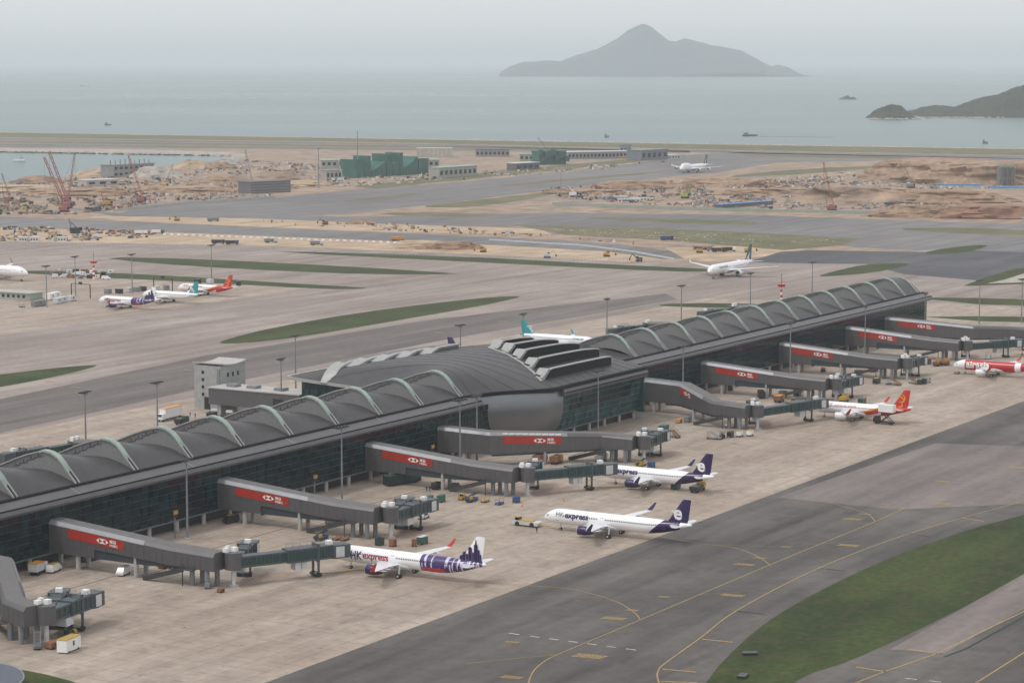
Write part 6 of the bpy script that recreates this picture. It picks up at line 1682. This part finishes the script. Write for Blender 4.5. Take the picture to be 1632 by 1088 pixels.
crane('small dark crane by haul road at left', (122, 372), (113, 354), M_BLACKV, 1.2)
crane('slender pale crane left of the green netting', (545, 290), (538, 252), M_LGREY, 1.4)
crane('slender red crane at far left edge of the works', (14, 322), (4, 276), M_CRANE, 1.6)
crane('slender yellow crane beside the unfinished concrete frame', (262, 300), (276, 262), M_CRANEY, 1.6)
crane('slender grey crane over the brown mound at right', (1452, 300), (1440, 262), M_GREY, 1.4)
def pole(label, base, top, r=.5, headw=0, m=M_GREY):
    b = gp(*base); k = mpp(base[1]); h = (base[1] - top) * k; t = thing('tall_mast', label, 'mast', (b.x, b.y, 0), 0, 'tall far masts')
    MB().tube((0, 0, 0), (0, 0, h), r, r * .5, n=8).build('pole', m, t, 40)
    if headw: MB().tube((0, 0, h - .6), (0, 0, h + .4), headw / 2, n=10).build('head', m, t)
    MB().box(-1, 1, -1, 1, 0, .6).build('footing', M_CONCW, t)
pole('very tall thin chimney mast at the green netted works', (570, 283), 207, .75); pole('far floodlight mast before the pale green-roofed shed', (508, 300), 236, .6, 5)
pole('far dark mast standing left of the middle works', (894, 312), 272, .4); 
# excavators and lorries
def excavator(label, px, flip=1, m=M_CRANEY):
    p = gp(*px); t = thing('excavator', label, 'excavator', (p.x, p.y, .06), 0 if flip > 0 else math.pi, 'excavators')
    for s in (-1, 1): MB().cbox((0, s * 1.3, .55), (4.2, .7, 1.0)).build('track', M_BLACKV, t)
    MB().cbox((-.5, 0, 1.9), (3.6, 2.7, 1.6)).build('house', m, t); MB().cbox((.9, .8, 2.6), (1.4, 1.0, 1.8)).build('cab', M_GLASSD, t)
    MB().bar((1.2, -.3, 2.2), (4.0, -.3, 4.8), .5, .6).build('boom', m, t); MB().bar((4.0, -.3, 4.8), (5.8, -.3, 2.2), .4, .5).build('arm', m, t); MB().cbox((5.8, -.3, 1.5), (1.0, 1.2, 1.2)).build('bucket', M_BLACKV, t)
for px, f, l, m in (((770, 402), -1, 'yellow excavator on the long tan heap by haul road', M_CRANEY), ((872, 411), 1, 'pale excavator on brown sand before taxiway', M_LGREY), ((967, 409), 1, 'orange excavator on brown sand before taxiway', M_CRANEY), ((1018, 417), -1, 'teal excavator on brown sand, rightmost', M_GREEN), ((282, 352), -1, 'orange excavator on the sand left of centre', M_CRANEY), ((518, 358), -1, 'rusty excavator left of the brown heap', M_RUST), ((952, 301), -1, 'red excavator at middle works', M_CRANE), ((1115, 403), 1, 'orange excavator by the dark machinery near taxiway', M_CRANEY), ((1192, 402), 1, 'orange excavator behind taxiing white airliner', M_CRANEY)): excavator(l, px, f, m)
def lorry(label, px, m, cab=M_WHITE, hd=0, L=9):
    p = gp(*px); t = thing('lorry', label, 'truck', (p.x, p.y, .06), R(hd), 'works lorries')
    MB().box(-L / 2, L / 2, -1.1, 1.1, .7, 1.1).build('chassis', M_BLACKV, t); MB().hexa([(-L / 2, -1.2, 1.1), (L / 2 - 2.6, -1.2, 1.1), (L / 2 - 2.6, 1.2, 1.1), (-L / 2, 1.2, 1.1), (-L / 2 - .4, -1.3, 3.0), (L / 2 - 2.4, -1.3, 3.0), (L / 2 - 2.4, 1.3, 3.0), (-L / 2 - .4, 1.3, 3.0)]).build('body', m, t)
    MB().box(L / 2 - 2.2, L / 2, -1.2, 1.2, 1.1, 3.1).build('cab', cab, t); wheels(t, (-L / 2 + 1.2, -L / 2 + 2.6, L / 2 - 1.2), 1.15, .5)
for px, m, c, l in (((634, 384), M_ORAN, M_ORAN, 'orange lorry driving on the haul road'), ((225, 374), M_WHITE, M_WHITE, 'white tanker lorry left of two by haul road'), ((252, 373), M_WHITE, M_GREEN, 'white and green lorry right of two by haul road'), ((432, 387), M_GREY, M_LGREY, 'grey lorry left of two on the sand behind the fence'), ((505, 391), M_GREY, M_LGREY, 'grey lorry right of two on the sand behind the fence'), ((348, 389), M_BLACKV, M_BLACKV, 'dark lorry behind fence, left of two'), ((370, 390), M_BLACKV, M_BLUE, 'dark lorry behind fence, right of two'), ((1145, 402), M_BLACKV, M_BLACKV, 'black paving machine beside the dry grass'), ((1162, 401), M_BLACKV, M_WHITE, 'black and white roller lorry beside the dry grass'), ((1063, 383), M_BLUE, M_NAVY, 'dark blue lorry on the dry grass'), ((1418, 328), M_BLUE, M_RUST, 'blue lorry on the right works site'), ((340, 353), M_GREY, M_GREY, 'grey lorry on sand left of centre')): lorry(l, px, m, c)
# road blocks along the haul road
blk = tag(MB().hexa([(-.9, -.3, 0), (.9, -.3, 0), (.9, .3, 0), (-.9, .3, 0), (-.8, -.12, 1.0), (.8, -.12, 1.0), (.8, .12, 1.0), (-.8, .12, 1.0)]).build('road_barrier', M_WHITE), 'small road barrier block along the haul road', 'barrier', 'barrier blocks along the haul road')
blk2 = None
for k in range(34):
    x = 262 + k * 11.5; y = 374.2 + (x - 262) * .036; p = gp(x, y, .08)
    o = blk if k == 0 else blk.copy()
    if k: SC.collection.objects.link(o)
    o.location = p; o.rotation_euler = (0, 0, 0); o.scale = (1.3, 1.3, 1.2); o['label'] = nth(k, 'white barrier block') + ' along the haul road'
# site fences
def fence(label, pts, h, m, post=4.0, panel=False):
    t = thing('site_fence', label, 'fence', (0, 0, 0)); mb = MB(); pn = MB()
    P = [gp(*p) for p in pts]
    for a, b in zip(P, P[1:]):
        n = max(1, int((b - a).length / post))
        for i in range(n): q = a.lerp(b, i / n); mb.cbox((q.x, q.y, h / 2 + .06), (.22, .22, h))
        d = (b - a)
        for z in (.35, h - .1): mb.bar((a.x, a.y, z), (b.x, b.y, z), .08, .1)
        if panel: pn.bar((a.x, a.y, h / 2 + .1), (b.x, b.y, h / 2 + .1), .06, h - .2)
    stuff(mb.build('posts_and_rails', m, t))
    if panel: pn.build('panel_sheet', m, t)
M_FEN = mat('galvanised fence', (.42, .43, .42), .6)
fence('long white picket site fence behind the left pavement', [(-80, 390), (0, 390.5), (250, 394), (440, 399), (620, 407), (800, 412), (1000, 419), (1060, 419)], 2.4, M_FEN, 2.6)
fence('green mesh fence round the right works site', [(880, 327), (1000, 332), (1180, 337), (1420, 342), (1700, 352)], 2.6, mat('green mesh', (.30, .36, .31), .9), 5, True)
fence('pale hoarding before left works site', [(180, 338), (210, 334), (300, 325), (440, 316)], 2.2, M_FEN, 4, True)
# white water-filled wall beside the haul road
o = MB()
P = [(1075, 414), (1010, 402), (930, 392), (830, 386), (780, 383)]
for p, q in zip(P, P[1:]):
    a, b = gp(*p), gp(*q); o.bar((a.x, a.y, .5), (b.x, b.y, .5), .8, .9)
tag(o.build('barrier_wall', M_LGREY), 'pale concrete barrier wall curving beside the haul road', 'wall')
# ------------------------------------------------------------------ distant buildings
def block(label, px0, px1, ytop, depth, m, roof=M_CONCW, win=0, rows=1, name='far_building', stepped=None, parts=None):
    """simple distant building: front base from px0 to px1, roof row ytop (at px0)"""
    a, b = gp(*px0), gp(*px1); h = (px0[1] - ytop) * mpp(px0[1]); w = (b - a).length; ang = math.atan2(b.y - a.y, b.x - a.x)
    t = thing(name, label, 'building', (a.x, a.y, 0), ang, 'buildings beyond the works')
    MB().box(0, w, 0, depth, 0, h).build('wall', m, t); MB().box(-.6, w + .6, -.6, depth + .6, h + .01, h + .7).build('roof', roof, t)
    for r in range(rows if win else 0):
        for k in range(win):
            x = w * (k + .22) / win; z = h * (r + .3) / rows
            MB().box(x, x + w * .55 / win, -.12, 0, z, z + h * .42 / rows).build('window', M_GLASSD, t)
    return t, w, h
M_SHED = mat('far shed wall', (.34, .34, .32), .8)
M_BLKB = mat('dark louvre block', (.13, .125, .13), .8)
t, w, h = block('dark block-like building of stacked bands, left of centre', (400, 309), (463, 306), 291, 20, M_BLKB, M_BLKB)
for k in range(4): MB().box(-.3, w + .3, -.35, -.02, h * (.12 + .24 * k), h * (.2 + .24 * k)).build('band', M_GREY, t)
t, w, h = block('unfinished grey concrete frame by the water', (181, 283), (246, 279), 264, 18, M_GWALL, M_GREY, 8, 2)
for k in range(9): MB().box(w * k / 8.5, w * k / 8.5 + .8, 4, 4.8, h + .72, h + rnd.uniform(2.5, 6.5)).build('starter_column', M_GREY, t)
block('pale shed with dark opening on left works site', (138, 297), (190, 295), 288, 16, M_CONCW, M_LGREY, 3)
block('long pale shed with green roof behind the green netting', (512, 278), (700, 277), 256, 30, M_SHED, M_PGREEN, 22, 2)
block('white silo-like block left of the green netting', (520, 287), (545, 286), 272, 10, M_SHED, M_SHED, 4, 1)
# netted structure with stepped outline
a, b = gp(567, 284), gp(684, 277); k = mpp(282); t = thing('netted_structure', 'stepped structure wrapped in dark green netting beside the tall mast', 'scaffold', (a.x, a.y, 0), math.atan2(b.y - a.y, b.x - a.x)); w = (b - a).length
for x0, x1, h0, h1 in ((0, .10, 33, 31), (.105, .16, 16, 17), (.17, .20, 38, 38), (.21, .40, 9, 27), (.42, .49, 40, 40), (.495, .59, 22, 24), (.60, .635, 41, 41), (.645, .84, 9, 33), (.855, 1.0, 29, 28)):
    MB().hexa([(w * x0, 0, 0), (w * x1, 0, 0), (w * x1, 22, 0), (w * x0, 22, 0), (w * x0, 0, h0 * k * .9), (w * x1, 0, h1 * k * .9), (w * x1, 22, h1 * k * .9), (w * x0, 22, h0 * k * .9)]).build('net_panel', M_NET, t)
for i in range(14): MB().tube((w * i / 13, -.5, 0), (w * i / 13, -.5, 12 * k), .15, n=5).build('scaffold_pole', M_GREY, t)
t, w, h = block('cream tank-like building with vertical bays, far centre', (664, 250), (720, 250), 237, 24, M_TANW, M_TANW)
for i in range(8): MB().box(w * i / 8 + .3, w * i / 8 + w / 16, -.5, -.02, 0, h).build('pier', M_CONCW, t)
block('dark roofed far hall right of the cream building', (758, 250), (812, 250), 239, 24, M_GWALL, mat('dark far roof', (.12, .11, .12), .8), 8)
block('pale green far shed', (828, 257), (858, 257), 246, 20, mat('sage wall', (.25, .33, .28), .8), M_PGREEN, 4)
t, w, h = block('bushy green netted block under the dark crane', (860, 263), (902, 262), 242, 20, M_NET, M_NET)
for i in range(9): MB().cbox((w * i / 8, -1.5, h * rnd.uniform(.3, .95)), (6, 4, 7)).build('net_fold', M_NET, t)
block('long low grey far hall with flat roof', (905, 254), (1022, 252), 243, 26, M_GWALL, M_LGREY, 20)
block('grey boxy end block of the far hall', (1022, 256), (1064, 254), 240, 24, mat('slate wall', (.17, .19, .21), .8), M_GREY, 5)
block('small roof tower on the far hall', (988, 250), (1006, 250), 231, 10, M_GWALL, M_GREY, 3)
block('pale low annex right of the far hall', (1066, 254), (1084, 253), 248, 14, M_LGREY, M_LGREY, 4)
block('small white annex left of the far hall, at works', (700, 284), (760, 280), 268, 14, M_SHED, M_PGREEN, 8)
block('dark open shed at far works', (822, 272), (860, 270), 261, 14, M_BLKB, M_LGREY, 4)
for k, (x0, x1, y) in enumerate(((1493, 1566, 298), (1580, 1690, 302))):
    block('low shed with bright blue roof, %s of two at right works' % ('left', 'right')[k], (x0, y), (x1, y + .4), y - 3.0, 16, M_LGREY, M_BROOF)
t, w, h = block('dark grey silo block with yellow-green bands at right works', (1592, 296), (1618, 296), 265, 12, M_GREY, M_GREY)
for z in (.36, .92): MB().box(-.2, w + .2, -.4, -.02, h * z, h * z + 1.2).build('band', M_LIME, t)
for i in range(3): MB().tube((w * (.2 + .3 * i), -1.2, 0), (w * (.2 + .3 * i), -1.2, h * .95), 1.6, n=10).build('silo', M_BLKB, t, 40)
for k, (x0, x1, y) in enumerate(((975, 1000, 318), (985, 1020, 322), (1005, 1036, 320))):
    block('white site cabin row, %s of three in middle works' % ('left', 'front', 'right')[k], (x0, y), (x1, y), y - 4, 6, M_WHITE, M_LGREY, 6, name='site_cabin')
block('blue sheet roofed store at middle works', (1150, 332), (1232, 326), 327, 8, M_BLKB, M_BROOF)
for k, (x, y) in enumerate(((30, 385), (48, 385), (92, 385))): block('white cabin behind the left fence, %s of three' % ('left', 'middle', 'right')[k], (x, y), (x + 13, y), y - 6, 5, M_WHITE, M_LGREY, 3, name='site_cabin')
block('grey machine shed behind taxiing white airliner', (1105, 398), (1130, 399), 393, 5, M_GREY, M_GREY, 2)
# white rubble strip by the right verge
sheet('gravel_yard', [(1572, 452), (1600, 446), (1632, 436), (1720, 430), (1720, 456), (1632, 450)], 0.12, G_ROCKF)
# ------------------------------------------------------------------ boats
def boat(label, px, L, m=M_GREY, sup=M_LGREY, flip=0):
    p = gp(px[0], px[1], -2.5); t = thing('boat', label, 'boat', (p.x, p.y, -2.5), flip, 'boats')
    sec = lambda x, w, z0, z1: [(x, -w * .6, z0), (x, w * .6, z0), (x, w, z1), (x, -w, z1)]
    MB().loft([sec(-L / 2, L * .11, -.4, 2.2), sec(-L * .2, L * .13, -.4, 2.0), sec(L * .25, L * .12, -.4, 2.1), sec(L * .5, .15, .3, 3.2)]).build('hull', m, t, 30)
    MB().box(-L * .4, -L * .1, -L * .08, L * .08, 2.0, 5.8).build('wheelhouse', sup, t); MB().box(-L * .39, -L * .095, -L * .083, L * .083, 4.2, 5.2).build('window', M_GLASSD, t)
    MB().tube((-L * .2, 0, 5.8), (-L * .2, 0, 9.5), .18, n=6).build('mast', M_GREY, t); MB().box(-L * .05, L * .3, -L * .08, L * .08, 2.0, 3.0).build('hatch', m, t)
boat('grey working ship with wake off the right shore', (1195, 217), 27, mat('ship hull grey', (.09, .10, .12), .6), M_GREY)
boat('white motor boat in the left inlet', (30, 258), 17, M_WHITE, M_WHITE, math.pi)
boat('tiny dark boat off the centre shore', (967, 219), 8, M_GREY, M_GREY); boat('tiny boat off the right shore', (1570, 229), 9, M_GREY, M_GREY)
boat('tiny far boat near the left horizon', (135, 138), 60, M_LGREY, M_LGREY); boat('tiny boat off the left shore', (172, 200), 14, M_GREY, M_GREY)
# wake of the ship: broken water
mb = MB()
for k in range(40):
    p = gp(1207 + k * 3.2, 217.6 + k * .035, -2.44); mb.add([(p.x - 4, p.y - 6, -2.44), (p.x + 5, p.y - 6, -2.44), (p.x + 5, p.y + 6, -2.44), (p.x - 4, p.y + 6, -2.44)], [(0, 1, 2, 3)])
stuff(mb.build('ship_wake', mat('foam', (.62, .66, .66), .6, .25, .02)))
# ------------------------------------------------------------------ haze over the water
def haze():
    mb = MB(); mb.box(-46000, 46000, -1500, 79000, -5.0, 470.0)
    o = mb.build('haze', [bpy.data.materials.new('haze air')]); m = o.data.materials[0]; m.use_nodes = True
    nt = m.node_tree; nt.nodes.remove(nt.nodes['Principled BSDF'])
    v = nt.nodes.new('ShaderNodeVolumePrincipled'); v.inputs['Color'].default_value = (*HAZE_COLOR, 1)
    v.inputs['Density'].default_value = HAZE_DENSITY; v.inputs['Anisotropy'].default_value = 0.1
    nt.links.new(v.outputs[0], nt.nodes['Material Output'].inputs['Volume'])
    stuff(o)
haze()
